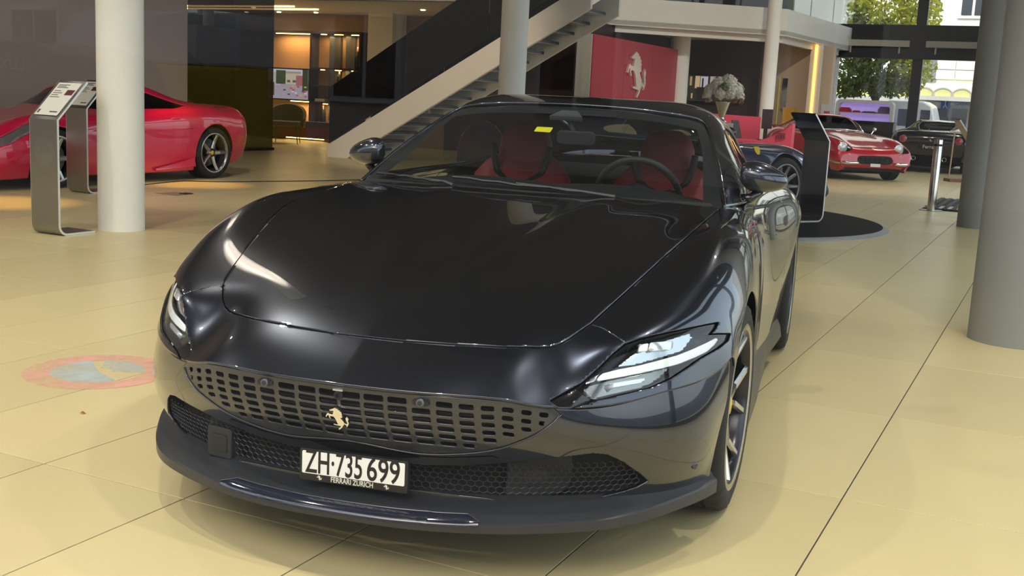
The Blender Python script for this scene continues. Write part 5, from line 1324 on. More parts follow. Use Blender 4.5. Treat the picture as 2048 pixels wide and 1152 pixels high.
rc_ = r_rear[:2] - left_ * .955; O_ = rc_ + fwd * 2.65
bright_spoke = mat('rim_bright', (.50, .46, .42), rough=.22, metal=1.)
red = simple_car('sports_car', 'red mid-engine sports car parked side-on behind the white column and stands', (O_[0], O_[1], 0), fwd, MID, (0, .33, .372), (-2.65, .345, .385), red_paint,
    [('side_window', sidef([(-.92, .885), (-1.2, 1.045), (-1.42, 1.12), (-1.65, 1.13), (-1.95, 1.045), (-2.25, .955), (-2.0, .915), (-1.4, .90)]), dark_gl, True),
     ('windshield', planf([(-.2, -.60), (.5, -.68), (.70, -.86), (.60, -1.13), (.3, -1.20), (-.2, -1.21)]), dark_gl, False),
     ('headlight', sidef([(.80, .54), (.66, .60), (.42, .70), (.12, .80), (.10, .77), (.38, .62), (.62, .52), (.78, .48)], .5), lamp_clear, True),
     ('rear_deck_glass', planf([(-.2, -1.95), (.38, -1.97), (.42, -2.2), (.34, -2.62), (-.2, -2.66)], .9), dark_gl, False),
     ('tail_lamp', rearf([(.58, .74), (.60, .80), (.68, .82), (.74, .77), (.72, .70), (.63, .69)]), tail_red, True)],
    [(.83, 0, .335, .235, .255, 5, False, mat('rim_458', (.30, .28, .26), rough=.25, metal=.9), bright_spoke, cap_y), (.81, -2.65, .345, .29, .258, 5, False, MATS['rim_458'], bright_spoke, cap_y)])
# flank details of the red car
for s in (1, -1):
    MB().tube([L(p) for p in [(s * .925, -1.82, .79), (s * .938, -1.9, .80), (s * .945, -1.98, .795)]], [.012, .018, .008], 8).build('door_handle', red_paint, red, smooth=True)
    MB().tube([L(p) for p in [(s * .953, -.55, .655), (s * .940, -1.2, .655), (s * .952, -1.9, .665), (s * .972, -2.2, .675)]], .008, 6).build('flank_crease', red_paint, red, smooth=True)
    MB().hexa([tuple(L(p)) for p in [(s * .90, -1.55, .14), (s * .91, -2.26, .16), (s * .97, -2.26, .18), (s * .95, -1.55, .15), (s * .90, -1.55, .16), (s * .91, -2.26, .30), (s * .965, -2.24, .29), (s * .945, -1.55, .17)]]).build('sill_blade', red_paint, red)
    sh = MB(); Ms = frame(L((s * .958, -.62, .74)), (0, 1, 0), (0, 0, 1)); 

# blue car on the turntable: only its right front corner shows
ROMA_ROWS = None
blue_paint = mat('blue_paint', (.012, .014, .055), rough=.3, metal=.3, coat=1.)
FRONT = [
 (.97, [(0, .17), (.3, .17), (.5, .17), (.62, .17), (.67, .168), (.70, .166), (.71, .164), (.705, .16)]),
 (1.09, [(0, .32), (.3, .315), (.52, .305), (.68, .29), (.76, .27), (.785, .24), (.77, .20), (.72, .16)]),
 (1.05, [(0, .47), (.3, .46), (.52, .44), (.68, .42), (.76, .38), (.79, .33), (.78, .25), (.72, .16)]),
 (.85, [(0, .58), (.35, .58), (.58, .58), (.75, .57), (.86, .50), (.89, .40), (.88, .28), (.82, .14)]),
 (.45, [(0, .71), (.35, .71), (.60, .74), (.78, .76), (.89, .68), (.94, .52), (.94, .35), (.88, .13)]),
 (0., [(0, .77), (.35, .77), (.60, .80), (.78, .835), (.90, .77), (.965, .62), (.965, .4), (.89, .13)]),
 (-.45, [(0, .83), (.35, .83), (.60, .83), (.79, .84), (.90, .78), (.95, .62), (.945, .38), (.88, .13)]),
 (-.90, [(0, .93), (.36, .92), (.62, .88), (.80, .85), (.89, .80), (.93, .6), (.92, .37), (.88, .12)]),
 (-1.3, [(0, 1.12), (.36, 1.11), (.60, 1.04), (.78, .88), (.89, .81), (.925, .6), (.91, .37), (.88, .12)]),
 (-1.75, [(0, 1.27), (.36, 1.255), (.57, 1.17), (.77, .91), (.89, .83), (.93, .62), (.92, .37), (.89, .12)]),
 (-2.2, [(0, 1.25), (.35, 1.24), (.56, 1.15), (.79, .93), (.92, .86), (.96, .66), (.95, .38), (.9, .12)]),
 (-2.72, [(0, 1.10), (.34, 1.09), (.54, 1.04), (.80, .95), (.94, .88), (.98, .68), (.97, .4), (.9, .13)]),
 (-3.2, [(0, .97), (.35, .965), (.56, .955), (.78, .92), (.90, .85), (.94, .66), (.93, .42), (.85, .2)]),
 (-3.52, [(0, .93), (.34, .93), (.56, .92), (.72, .88), (.82, .80), (.86, .64), (.84, .44), (.78, .26)]),
 (-3.60, [(0, .80), (.34, .80), (.54, .79), (.68, .77), (.76, .72), (.79, .6), (.78, .46), (.72, .30)]),
 (-3.52, [(0, .40), (.34, .40), (.54, .40), (.66, .40), (.72, .40), (.74, .39), (.73, .36), (.70, .30)]),
]
fwb = np.array([.785, .613]); rb_ = np.array([fwb[1], -fwb[0]])
wpos = ground(1563, 431, .03)[:2]; Ob = wpos - rb_ * .96
GT_PARTS = [('side_window', sidef([(-1.15, .90), (-1.45, 1.06), (-1.72, 1.16), (-2.0, 1.165), (-2.35, 1.07), (-2.55, .97), (-2.2, .93), (-1.6, .91)]), dark_gl, True),
     ('windshield', planf([(-.2, -.80), (.5, -.88), (.70, -1.05), (.60, -1.36), (.3, -1.47), (-.2, -1.49)]), dark_gl, False),
     ('headlight', sidef([(.80, .56), (.62, .62), (.40, .70), (.16, .76), (.20, .72), (.42, .62), (.62, .54), (.78, .50)], .5), lamp_clear, True),
     ('front_grille', frontf([(-.3, .22), (.42, .22), (.48, .30), (.40, .40), (-.3, .42)], .7), matte_black, False)]
blue = simple_car('sports_car', 'dark blue grand tourer with yellow wing shield on the black turntable', (Ob[0], Ob[1], .03), fwb, FRONT, (0, .35, .395), (-2.72, .355, .40), blue_paint, GT_PARTS,
    [(.845, 0, .35, .26, .266, 10, False, mat('rim_812', (.04, .04, .045), rough=.3, metal=.9), mat('rim_812_edge', (.22, .22, .24), rough=.3, metal=.9), cap_y), (.82, -2.72, .355, .30, .266, 10, False, MATS['rim_812'], MATS['rim_812_edge'], cap_y)])
for s in (1, -1):
    sp_ = MB().prism([(-.045, .05), (.045, .05), (.045, -.01), (.02, -.05), (-.02, -.05), (-.045, -.01)], 0, .006, frame(L((s * .915, -.50, .775)), (0, 1, 0), tuple(L((-s * .45, 0, .89))) )).build('wing_shield', byel, blue)
    horse('shield_horse', frame(L((s * .918, -.50, .772)), (0, -s * -1., 0), tuple(L((-s * .45, 0, .89)))), .07, .008, gloss_black, sp_)
    MB().ball(tuple(L((s * .97, -1.08, .98))), (.10, .07, .065), 16, 10).build('door_mirror', blue_paint, blue, smooth=True)
    MB().tube([L((s * .80, -1.05, .92)), L((s * .95, -1.08, .95))], .018, 8).build('mirror_stalk', gloss_black, blue)

# black car seen from behind by the window wall
black_paint = mat('black_paint', (.006, .006, .007), rough=.25, coat=1., coat_r=.02)
fwk = np.array([.42, .91]); fwk /= np.linalg.norm(fwk); rr_ = at_y(1856, 330, 26.6); Ok = rr_[:2] + fwk * 3.45
blk = simple_car('sports_car', 'black sports car seen from behind with round red tail lamps by the window', (Ok[0], Ok[1], 0), fwk, MID, (0, .33, .372), (-2.65, .345, .385), black_paint,
    [('side_window', sidef([(-.92, .885), (-1.2, 1.045), (-1.42, 1.12), (-1.65, 1.13), (-1.95, 1.045), (-2.25, .955), (-2.0, .915), (-1.4, .90)]), dark_gl, True),
     ('windshield', planf([(-.2, -.60), (.5, -.68), (.70, -.86), (.60, -1.13), (.3, -1.20), (-.2, -1.21)]), dark_gl, False),
     ('rear_deck_glass', planf([(-.2, -1.95), (.38, -1.97), (.42, -2.2), (.34, -2.72), (-.2, -2.78)], .9), glass('deck_glass', (.3, .33, .34), 1.6, 1.), False),
     ('diffuser', rearf([(-.2, .22), (.70, .22), (.72, .38), (.40, .42), (-.2, .42)], -3.0), matte_black, False)],
    [(.83, 0, .335, .235, .255, 5, False, rim_dark, rim_dark, None), (.81, -2.65, .345, .29, .258, 5, False, rim_dark, rim_dark, None)])
for s in (1, -1):
    tl = MB().lathe([(.0005, -.03), (.05, -.03), (.058, -.022)], 24, c=tuple(L((s * .615, -3.475, .765))), axis='y').build('tail_lamp', tail_red, blk, smooth=True)
    MB().lathe([(.055, -.025), (.085, -.03), (.09, 0)], 24, c=tuple(L((s * .615, -3.475, .765))), axis='y').build('tail_lamp_ring', mat('tail_ring', (.30, .10, .11), rough=.2, coat=1.), tl, smooth=True)
    MB().lathe([(.035, .03), (.048, -.05), (.052, -.045), (.052, .03)], 20, c=tuple(L((s * .34, -3.46, .33))), axis='y').build('exhaust_tip', chrome, blk, smooth=True)
pl_ = MB().bb(-.27, .27, -3.520, -3.485, .55, .66).build('rear_plate', black_pl, blk)
text_mesh('plate_lettering', 'Ferrari', .11, mat('plate_letters_pale', (.55, .5, .42), rough=.5), pl_, frame((0, -3.522, .605), (1, 0, 0), (0, 0, 1), (0, -1, 0)), sx=1.05, bold=.002)
horse('rear_emblem', frame((0, -3.495, .755), (1, 0, 0), (0, 0, 1)), .09, .01, silver, blk)

# classic red berlinetta
crm = mat('classic_red', (.40, .006, .014), rough=.25, coat=1., coat_r=.02)
CLS = [
 (.58, [(0, .24), (.3, .24), (.46, .24), (.55, .24), (.60, .24), (.62, .238), (.62, .236), (.61, .23)]),
 (.72, [(0, .35), (.3, .35), (.48, .35), (.60, .345), (.67, .335), (.70, .32), (.68, .285), (.62, .235)]),
 (.70, [(0, .46), (.3, .46), (.48, .46), (.60, .46), (.68, .45), (.72, .42), (.70, .34), (.62, .24)]),
 (.66, [(0, .56), (.30, .56), (.48, .57), (.62, .57), (.72, .55), (.765, .48), (.74, .36), (.66, .20)]),
 (.45, [(0, .66), (.30, .66), (.46, .68), (.60, .72), (.72, .69), (.795, .56), (.79, .38), (.70, .18)]),
 (.15, [(0, .75), (.30, .75), (.46, .76), (.60, .80), (.74, .77), (.825, .61), (.82, .4), (.74, .17)]),
 (-.3, [(0, .84), (.30, .835), (.46, .83), (.62, .845), (.75, .81), (.84, .64), (.835, .4), (.76, .17)]),
 (-.8, [(0, .905), (.30, .90), (.48, .885), (.64, .87), (.76, .82), (.84, .64), (.835, .4), (.77, .16)]),
 (-1.1, [(0, .97), (.32, .96), (.52, .93), (.66, .88), (.77, .82), (.84, .64), (.835, .4), (.78, .16)]),
 (-1.4, [(0, 1.16), (.34, 1.15), (.54, 1.08), (.67, .90), (.78, .83), (.84, .65), (.835, .4), (.78, .16)]),
 (-1.7, [(0, 1.245), (.34, 1.235), (.53, 1.15), (.68, .92), (.79, .84), (.85, .66), (.84, .4), (.78, .16)]),
 (-2.1, [(0, 1.22), (.33, 1.21), (.52, 1.12), (.69, .94), (.81, .86), (.862, .67), (.85, .4), (.78, .16)]),
 (-2.5, [(0, 1.09), (.32, 1.08), (.52, 1.02), (.70, .93), (.81, .85), (.86, .67), (.85, .42), (.78, .18)]),
 (-3.0, [(0, .95), (.32, .945), (.5, .93), (.66, .88), (.76, .80), (.80, .64), (.78, .42), (.7, .22)]),
 (-3.45, [(0, .88), (.30, .88), (.46, .86), (.58, .82), (.66, .74), (.69, .60), (.66, .44), (.6, .28)]),
 (-3.52, [(0, .70), (.30, .70), (.44, .69), (.54, .67), (.61, .63), (.63, .56), (.61, .46), (.56, .34)]),
]
fwc = np.array([.17, -.985]); gO = np.array([6.80, 22.85])
cls = simple_car('sports_car', 'classic red berlinetta with round lamps and chrome bumpers beside the info stand', (gO[0], gO[1], 0), fwc, CLS, (0, .325, .345), (-2.40, .325, .345), crm,
    [('side_window', sidef([(-1.15, .90), (-1.38, 1.05), (-1.6, 1.14), (-1.85, 1.15), (-2.1, 1.09), (-2.25, .99), (-2.2, .94), (-1.6, .91)]), dark_gl, True),
     ('windshield', planf([(-.2, -.98), (.4, -1.02), (.585, -1.14), (.545, -1.42), (.3, -1.54), (-.2, -1.56)]), dark_gl, False),
     ('lamp_cover', frontf([(.44, .60), (.50, .70), (.60, .735), (.70, .69), (.74, .60), (.70, .555), (.56, .555)], .2), glass('lamp_cover_glass', (.95, .95, .95), 1.5), True),
     ('front_grille', frontf([(-.2, .33), (.28, .33), (.36, .36), (.38, .42), (.34, .47), (.25, .49), (-.2, .49)], .5), matte_black, False)],
    [(.69, 0, .325, .20, .19, 10, False, rim_silver, rim_silver, None), (.70, -2.40, .325, .21, .19, 10, False, rim_silver, rim_silver, None)])
for s in (1, -1):
    hd = MB().lathe([(.0005, .02), (.06, .012), (.088, -.01), (.095, -.015)], 28, c=tuple(L((s * .59, .50, .625))), axis='y').build('headlamp', mat('headlamp_glass', (.85, .86, .84), rough=.25, metal=.2), cls, smooth=True)
    MB().lathe([(.088, .0), (.10, .004), (.102, -.06)], 28, c=tuple(L((s * .59, .50, .625))), axis='y').build('lamp_ring', chrome, hd, smooth=True)
    MB().lathe([(.0005, .03), (.03, .022), (.036, 0)], 18, c=tuple(L((s * .53, .67, .50))), axis='y').build('indicator_lamp', lamp_clear, cls, smooth=True)
    MB().tube([L(p) for p in [(s * .80, .40, .36), (s * .74, .66, .35), (s * .60, .76, .35), (s * .38, .80, .35)]], [.022, .032, .034, .026], 10).build('bumper', chrome, cls, smooth=True)
    MB().ball(tuple(L((s * .80, -1.0, .98))), (.045, .03, .04), 12, 8).build('wing_mirror', chrome, cls, smooth=True); MB().tube([L((s * .74, -1.0, .88)), L((s * .79, -1.0, .96))], .008, 6).build('mirror_stem', chrome, cls)
    MB().tube([L(p) for p in [(s * .60, -1.10, .91), (s * .585, -1.28, 1.03), (s * .55, -1.48, 1.14)]], .018, 8).build('windshield_pillar', chrome, cls, smooth=True)
MB().tube([L(p) for p in [(-.58, -1.10, .925), (-.3, -1.02, .945), (0, -1.0, .955), (.3, -1.02, .945), (.58, -1.10, .925)]], .012, 6).build('windshield_trim', chrome, cls, smooth=True)
for k in range(3): MB().tube([L((-.34, .705, .37 + k * .035)), L((0, .735, .37 + k * .035)), L((.34, .705, .37 + k * .035))], .004, 5).build('grille_bar', rim_dark, cls)
for k in range(7): MB().tube([L((-.30 + k * .1, .72, .345)), L((-.30 + k * .1, .715, .475))], .004, 5).build('grille_bar', rim_dark, cls)
MB().bb(-.10, .10, .735, .76, .285, .345).build('front_plate', mat('plate_pale', (.62, .62, .60), rough=.4), cls)
MB().prism([(-.02, -.025), (.02, -.025), (.02, .025), (-.02, .025)], 0, .006, frame(L((0, .60, .615)), (-1, 0, 0), (0, -.6, .8))).build('nose_badge', byel, cls)
MB().bb(-.60, .60, .25, .60, .19, .36).build('valance', matte_black, cls)
# ================================================================ information stands
steel = mat('brushed_steel', (.34, .33, .32), rough=.32, metal=1., aniso=.5)
steel_e = mat('steel_edge', (.78, .77, .72), rough=.3, metal=.9)
paper = mat('info_paper', (.72, .70, .62), rough=.5); paper2 = paper; ink = mat('info_ink', (.12, .11, .10), rough=.6); ink_red = mat('info_photo', (.10, .02, .025), rough=.5)
def info_stand(label, P0, ang, w, h, foot, pap, lean=.42, top=.55):
    """a bent steel sheet: foot on the floor, upright, head leaning back; local x along the width, y to the reader's far side"""
    t = tag(empty('information_stand', (P0[0], P0[1], P0[2] if len(P0) > 2 else 0), ang), label, 'stand', 'information stands beside the cars')
    rd = .07; th = .018
    prof = [(foot, th), (rd, th)] + [(rd - rd * math.sin(a), rd + th - rd * math.cos(a)) for a in np.linspace(0, PI / 2, 7)[1:]] + [(0, h)]
    hx, hz = top * math.sin(lean), top * math.cos(lean)
    prof += [(hx * .5, h + hz * .5), (hx, h + hz)]
    mb = MB(); n = len(prof); P = np.array(prof); T = np.gradient(P, axis=0); T /= np.linalg.norm(T, axis=1)[:, None]; Nn = np.stack([-T[:, 1], T[:, 0]], 1)
    Q = P + Nn * th
    V = [(x, p[0], p[1]) for x in (-w / 2, w / 2) for p in P] + [(x, p[0], p[1]) for x in (-w / 2, w / 2) for p in Q]
    Fs = []
    for i in range(n - 1):
        Fs += [(i, i + 1, n + i + 1, n + i), (2 * n + i, 3 * n + i, 3 * n + i + 1, 2 * n + i + 1)]
    body = mb.add(V, Fs).build('steel_sheet', steel, t); autosmooth(body, 30)
    for o in (0, n):
        m2 = MB(); sx = -1 if o == 0 else 1
        for i in range(n - 1): m2.add([V[o + i], V[o + i + 1], V[2 * n + o + i + 1], V[2 * n + o + i]] + [(v[0] + sx * .004, v[1], v[2]) for v in (V[o + i], V[o + i + 1], V[2 * n + o + i + 1], V[2 * n + o + i])], [(4, 5, 6, 7), (0, 1, 5, 4), (3, 2, 6, 7)])
        m2.build('sheet_edge', steel_e, t)
    # reading face on the leaning head: faces the reader (-y)
    o_ = np.array([0, -math.cos(lean) * th, h + math.sin(lean) * th]); ey = np.array([0, math.sin(lean), math.cos(lean)]); ez = np.array([0, -math.cos(lean), math.sin(lean)])
    M_ = frame(o_, (1, 0, 0), ey, ez)
    pp = MB().prism([(-w * .42, .03), (w * .42, .03), (w * .42, top - .03), (-w * .42, top - .03)], .002, .006, M_).build('info_sheet', pap, t)
    MB().prism([(w * .10, top * .60), (w * .38, top * .60), (w * .38, top * .74), (w * .10, top * .74)], .006, .0075, M_).build('sheet_photo', ink_red, pp)
    mb = MB()
    for k in range(7):
        y = top * (.86 - .035 * k) if k < 3 else top * (.70 - .055 * (k - 3)); x1 = -.02 if k >= 3 else .05
        mb.prism([(-w * .36, y), (w * (x1 - .1 * (k % 2)), y), (w * (x1 - .1 * (k % 2)), y + .008), (-w * .36, y + .008)], .006, .007, M_)
    mb.prism([(-w * .38, .05), (-w * .30, .05), (-w * .30, .09), (-w * .38, .09)], .006, .007, M_); mb.prism([(w * .06, .06), (w * .34, .06), (w * .34, .075), (w * .06, .075)], .006, .007, M_)
    tag(mb.build('sheet_print', ink, pp), kind='stuff')
    return t
c1 = ground(121, 473); c1l = ground(77, 469)
w1 = float(np.linalg.norm(c1[:2] - c1l[:2])); w1 = min(max(w1, .30), .50)
info_stand('brushed steel information stand with cream sheet in front of the white column', c1 - GA * w1 / 2, TH, w1, .93, .36, paper, .80, .43)
c2 = ground(177, 388)
info_stand('brushed steel information stand half hidden behind the white column', c2 - GA * w1 / 2, TH, w1, .93, .50, paper2, .80, .43)
TT = np.array([2.0, 13.5])
disc_m = mat('turntable_black', (.014, .013, .014), rough=.75, spec=.15)
tt = tag(empty('turntable', (TT[0], TT[1], 0)), 'low round black turntable with grey rim under the dark blue car', 'turntable')
MB().lathe([(.0005, .03), (2.28, .03)], 96).build('turntable_top', disc_m, tt)
MB().lathe([(2.28, .03), (2.295, .028), (2.35, .0)], 96).build('turntable_rim', mat('turntable_rim', (.22, .24, .25), rough=.4), tt, smooth=True)
c3 = ground(1643, 444, .03); an3 = math.radians(122); wx = np.array([math.cos(an3), math.sin(an3), 0])
s3 = info_stand('dark steel information stand with pale edge at the rim of the turntable', c3 + wx * .19, an3, .38, .93, .50, paper, .72, .40)
# stanchion post
p = ground(1862, 421); po = tag(empty('barrier_post', tuple(p)), 'polished steel barrier post at the corner of the grooved mat', 'post')
MB().lathe([(.0005, 0), (.16, 0), (.16, .008), (.06, .012)], 40).build('foot_plate', steel, po, smooth=False); MB().lathe([(.058, .01), (.058, .985), (.054, .995), (.0005, .998)], 36).build('tube', mat('polished_tube', (.62, .60, .58), rough=.12, metal=1.), po, smooth=True)
MB().lathe([(.0595, .90), (.0595, .93)], 36).build('belt_slot', gloss_black, po, smooth=True)
# grooved mat
gm = tag(empty('floor_mat', G(-1.1, 18.27), TH), 'black grooved entrance mat beside the polished barrier post', 'mat')
MB().bb(-.64, .66, -1.27, 1.27, .0, .010).build('mat_base', matte_black, gm)
for k in range(11): MB().bb(-.62 + k * .118, -.56 + k * .118, -1.25, 1.25, .010, .022).build('mat_rib', mat('mat_rib', (.03, .03, .03), rough=.6), gm)
c4 = ground(1926, 422); info_stand('slim information stand with white foot half hidden behind the grey column', c4 + np.array([.10, .22, 0]), math.radians(80), .45, .93, .50, paper, .62, .42)
# gold frame on a brown base
p0, p1 = at_y(1897, 357, 23.6), at_y(1944, 357, 23.4); zb = 0.
ft = tag(empty('barrier_stand', (p0[0], p0[1], 0)), 'thin pale metal frame on a brown base in front of the black car', 'frame')
fm = mat('frame_gold', (.55, .48, .36), rough=.3, metal=.8); zt = at_y(1897, 263, 23.6)[2]
for p in (p0, p1): bld(MB().tube([(p[0], p[1], .05), (p[0] + .02, p[1], zt)], .016, 8), 'frame_post', fm, ft)
bld(MB().tube([(p0[0] - .08, p0[1], zt), (p1[0] + .1, p1[1], zt)], .018, 8), 'frame_bar', fm, ft); bld(MB().bb(p0[0] - .06, p1[0] + .1, p0[1] - .25, p0[1] + .12, 0, .06), 'frame_base', mat('base_brown', (.16, .05, .03), rough=.4), ft)
# shelf unit with violet light and black counter
def wx_(x, y, Y): return at_y(x, y, Y)
YS = 31.0; a_ = wx_(1674, 252, YS); b2 = wx_(1785, 203, YS); z0, z1 = 0.0, b2[2]
su = tag(empty('shelf_unit', ((a_[0] + b2[0]) / 2, YS, 0), TH), 'white rounded shelf unit with violet backlight and red items by the window', 'shelf')
wd_ = (b2[0] - a_[0]) / 2 * 1.06; vw = mat('shelf_violet', (.50, .42, .70), rough=.5, emit=(.42, .30, .80), estr=.45); wsh = mat('shelf_white', (.68, .67, .64), rough=.35)
outer = [(x, z + z1 / 2) for x, z in rrect(wd_, z1 / 2, .14, 5)]; inner = [(x, z + z1 / 2) for x, z in rrect(wd_ - .09, z1 / 2 - .08, .10, 5)]
V = [(x, -.2, z) for x, z in outer] + [(x, -.2, z) for x, z in inner] + [(x, .2, z) for x, z in outer] + [(x, .2, z) for x, z in inner]; n = len(outer)
Fq = []
for i in range(n):
    j = (i + 1) % n; Fq += [(i, j, n + j, n + i), (2 * n + i, 3 * n + i, 3 * n + j, 2 * n + j), (i, 2 * n + i, 2 * n + j, j), (n + i, n + j, 3 * n + j, 3 * n + i)]
MB().add(V, Fq).build('shelf_frame', wsh, su); MB().bb(-wd_ + .06, wd_ - .06, .16, .2, .06, z1 - .06).build('shelf_back', vw, su)
zsh = wx_(1730, 226, YS)[2]; MB().bb(-wd_ + .08, wd_ - .08, -.18, .17, zsh - .03, zsh).build('shelf_board', wsh, su)
for x, w, h, m, lb in ((-.52, .16, .13, mat('red_item', (.42, .02, .05), rough=.5), 'round red cap on the white shelf unit'), (-.22, .10, .06, mat('red_item'), 'small red box on the white shelf unit'), (.50, .16, .19, mat('violet_dark', (.10, .07, .16), rough=.5), 'dark violet bag on the white shelf unit'), (.12, .20, .05, mat('violet_dark'), 'flat dark folder on the white shelf unit')):
    q = np.array([su.location.x, su.location.y, zsh]) + GA * x; mb = MB().prism([(px * w, pz * h) for px, pz in ((-1, 0), (1, 0), (.95, .6), (.6, 1), (-.6, 1), (-.95, .6))], -.10, .10, frame(tuple(q), tuple(GA), (0, 0, 1)))
    tag(mb.build('shelf_item', m), lb, 'merchandise', 'items on the white shelf unit')
YC = 30.2; a_ = wx_(1698, 285, YC); b2 = wx_(1788, 247, YC)
ct = tag(empty('counter', ((a_[0] + b2[0]) / 2, YC, 0), TH), 'plain black counter in front of the white shelf unit', 'counter')
wd_ = (b2[0] - a_[0]) / 2; MB().bb(-wd_, wd_, -.25, .25, .06, b2[2]).build('counter_body', mat('counter_black', (.010, .010, .011), rough=.4), ct); MB().bb(-wd_ - .02, wd_ + .02, -.28, .28, b2[2], b2[2] + .03).build('counter_top', satin_black, ct); MB().bb(-wd_ + .05, wd_ - .05, -.2, .2, 0, .06).build('plinth', matte_black, ct)
a_ = wx_(1640, 232, 28.9); b2 = wx_(1665, 209, 28.9)
ps = tag(empty('poster_stand', ((a_[0] + b2[0]) / 2, 28.9, 0)), 'small grey poster on a thin stand beside the shelf unit', 'stand')
hw = (b2[0] - a_[0]) / 2; MB().bb(-hw, hw, -.01, .02, a_[2], b2[2]).build('poster', mat('poster_grey', (.45, .45, .44), rough=.5), ps); MB().bb(-.06, .09, -.014, -.009, a_[2] + .02, a_[2] + .13).build('poster_print', mat('red_item'), ps); MB().tube([(0, .01, 0), (0, .01, a_[2])], .015, 8).build('stand_pole', steel, ps); MB().lathe([(.0005, .015), (.16, .015), (.16, 0)], 24).build('stand_foot', steel, ps)
# cable on the floor
cab_pts = [ground(x, y, .006) for x, y in ((288, 369), (340, 364), (372, 362), (420, 363), (500, 363), (600, 362), (700, 360), (760, 357))]
tag(MB().tube(curve(np.array(cab_pts), 40), .006, 6).build('floor_cable', matte_black, smooth=True), 'thin black cable lying along the floor beside the red car', 'cable')
fb = ground(350, 388); fbt = tag(empty('floor_socket', tuple(fb + np.array([0, 0, .001])), TH), 'small dark floor socket lid in front of the red car', 'socket'); MB().bb(-.15, .15, -.15, .15, 0, .004).build('socket_lid', mat('lid_brown', (.28, .20, .12), rough=.5), fbt); MB().bb(.04, .14, .02, .14, .004, .012).build('socket_flap', matte_black, fbt)
lf = ground(165, 828); tag(MB().add([tuple(lf + np.array(d)) for d in ((-.012, 0, .002), (0, -.006, .006), (.014, .002, .002), (.002, .009, .007), (0, .001, .012))], [(0, 1, 4), (1, 2, 4), (2, 3, 4), (3, 0, 4)]).build('dry_leaf', mat('dry_leaf', (.30, .07, .03), rough=.7)), 'tiny curled red-brown dry leaf lying on the tiles', 'leaf')

# faded round window reflection painted onto the tiles as a decal
def patchy(name, col, amt):
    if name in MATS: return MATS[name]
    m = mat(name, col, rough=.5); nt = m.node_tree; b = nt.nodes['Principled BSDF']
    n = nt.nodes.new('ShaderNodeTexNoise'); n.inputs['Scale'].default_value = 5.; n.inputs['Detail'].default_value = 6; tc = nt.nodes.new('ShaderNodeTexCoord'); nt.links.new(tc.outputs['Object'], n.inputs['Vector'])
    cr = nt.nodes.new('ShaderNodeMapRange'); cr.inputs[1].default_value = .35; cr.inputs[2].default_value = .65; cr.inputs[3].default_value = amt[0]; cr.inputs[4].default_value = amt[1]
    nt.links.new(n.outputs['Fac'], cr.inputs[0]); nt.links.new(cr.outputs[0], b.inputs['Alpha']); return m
mk = ground(196, 742, .0012); mt = tag(empty('painted_reflection', tuple(mk), TH), 'faded round pink and pale blue window reflection painted on the floor tiles', 'reflection')
def ringm(r0, r1, a0, a1, z, n=48):
    V = []; 
    for i in range(n + 1):
        a = a0 + (a1 - a0) * i / n
        V += [(r0 * math.cos(a), r0 * math.sin(a), z), (r1 * math.cos(a), r1 * math.sin(a), z)]
    return V, [(2 * i, 2 * i + 1, 2 * i + 3, 2 * i + 2) for i in range(n)]
MB().add(*ringm(.20, .315, 0, 2 * PI, 0)).build('reflection_ring', patchy('reflection_pink', (.80, .42, .34), (.2, .8)), mt, recalc=False)
MB().add(*ringm(.0, .20, 2.5, 5.9, .0)).build('reflection_field', patchy('reflection_blue', (.48, .56, .58), (.2, .8)), mt, recalc=False)
MB().add(*ringm(.06, .20, .5, 2.2, .0)).build('reflection_field', MATS['reflection_blue'], mt, recalc=False)
# ================================================================ outside the windows
asph = mat('asphalt', (.07, .07, .073), rough=.9, noise=(8, .15)); paving = mat('pavement', (.13, .125, .12), rough=.85, noise=(5, .08))
tag(MB().bb(-70, 70, -60, 90, -.32, -.16).build('floor_street', asph), kind='structure')
tag(MB().prism(gp((-24, -4.2), (9, -4.2), (9, -.6), (-24, -.6)), -.16, -.02).build('floor_pavement', paving), kind='structure')
render_w = mat('render_white', (.74, .74, .72), rough=.7); render_b = mat('render_beige', (.60, .55, .48), rough=.8, noise=(2, .08)); wframe = mat('window_frame_white', (.72, .72, .70), rough=.5); wdark = mat('window_dark', (.05, .06, .075), rough=.1, spec=.8)
def OB(b): return lambda x, y: on_plane(x, y, G(0, b), GB)
# white building across the yard (plane parallel to the window wall)
b0 = 47.0; P_ = OB(b0)
def oa(x, y): p = P_(x, y); return float(p @ GA), float(p[2])
bw = tag(empty('white_building', G(0, b0)), 'white building with upright windows across the yard', 'building')
att(MB().prism(gp((-24, b0), (16, b0), (16, b0 + 6), (-24, b0 + 6)), -.2, 15).build('wall', render_w), bw)
def owin(x0, y0, x1, y1, nm='window'):
    a0, z1 = oa(x0, y0); a1, z0 = oa(x1, y1)
    w = att(MB().prism(gp((a0, b0 - .10), (a1, b0 - .10), (a1, b0 + .02), (a0, b0 + .02)), z0, z1).build(nm, wframe), bw)
    f = .12
    g_ = MB().prism(gp((a0 + f, b0 - .13), ((a0 + a1) / 2 - .05, b0 - .13), ((a0 + a1) / 2 - .05, b0 - .09), (a0 + f, b0 - .09)), z0 + f, z1 - f).build('pane', wdark); att(g_, bw)
    g_ = MB().prism(gp(((a0 + a1) / 2 + .05, b0 - .13), (a1 - f, b0 - .13), (a1 - f, b0 - .09), ((a0 + a1) / 2 + .05, b0 - .09)), z0 + f, z1 - f).build('pane', wdark); att(g_, bw)
owin(1856, -40, 1884, 40); owin(1924, -42, 1976, 38); owin(1995, -42, 2045, 38); owin(1700, -50, 1745, 30); owin(1590, -60, 1640, 22)
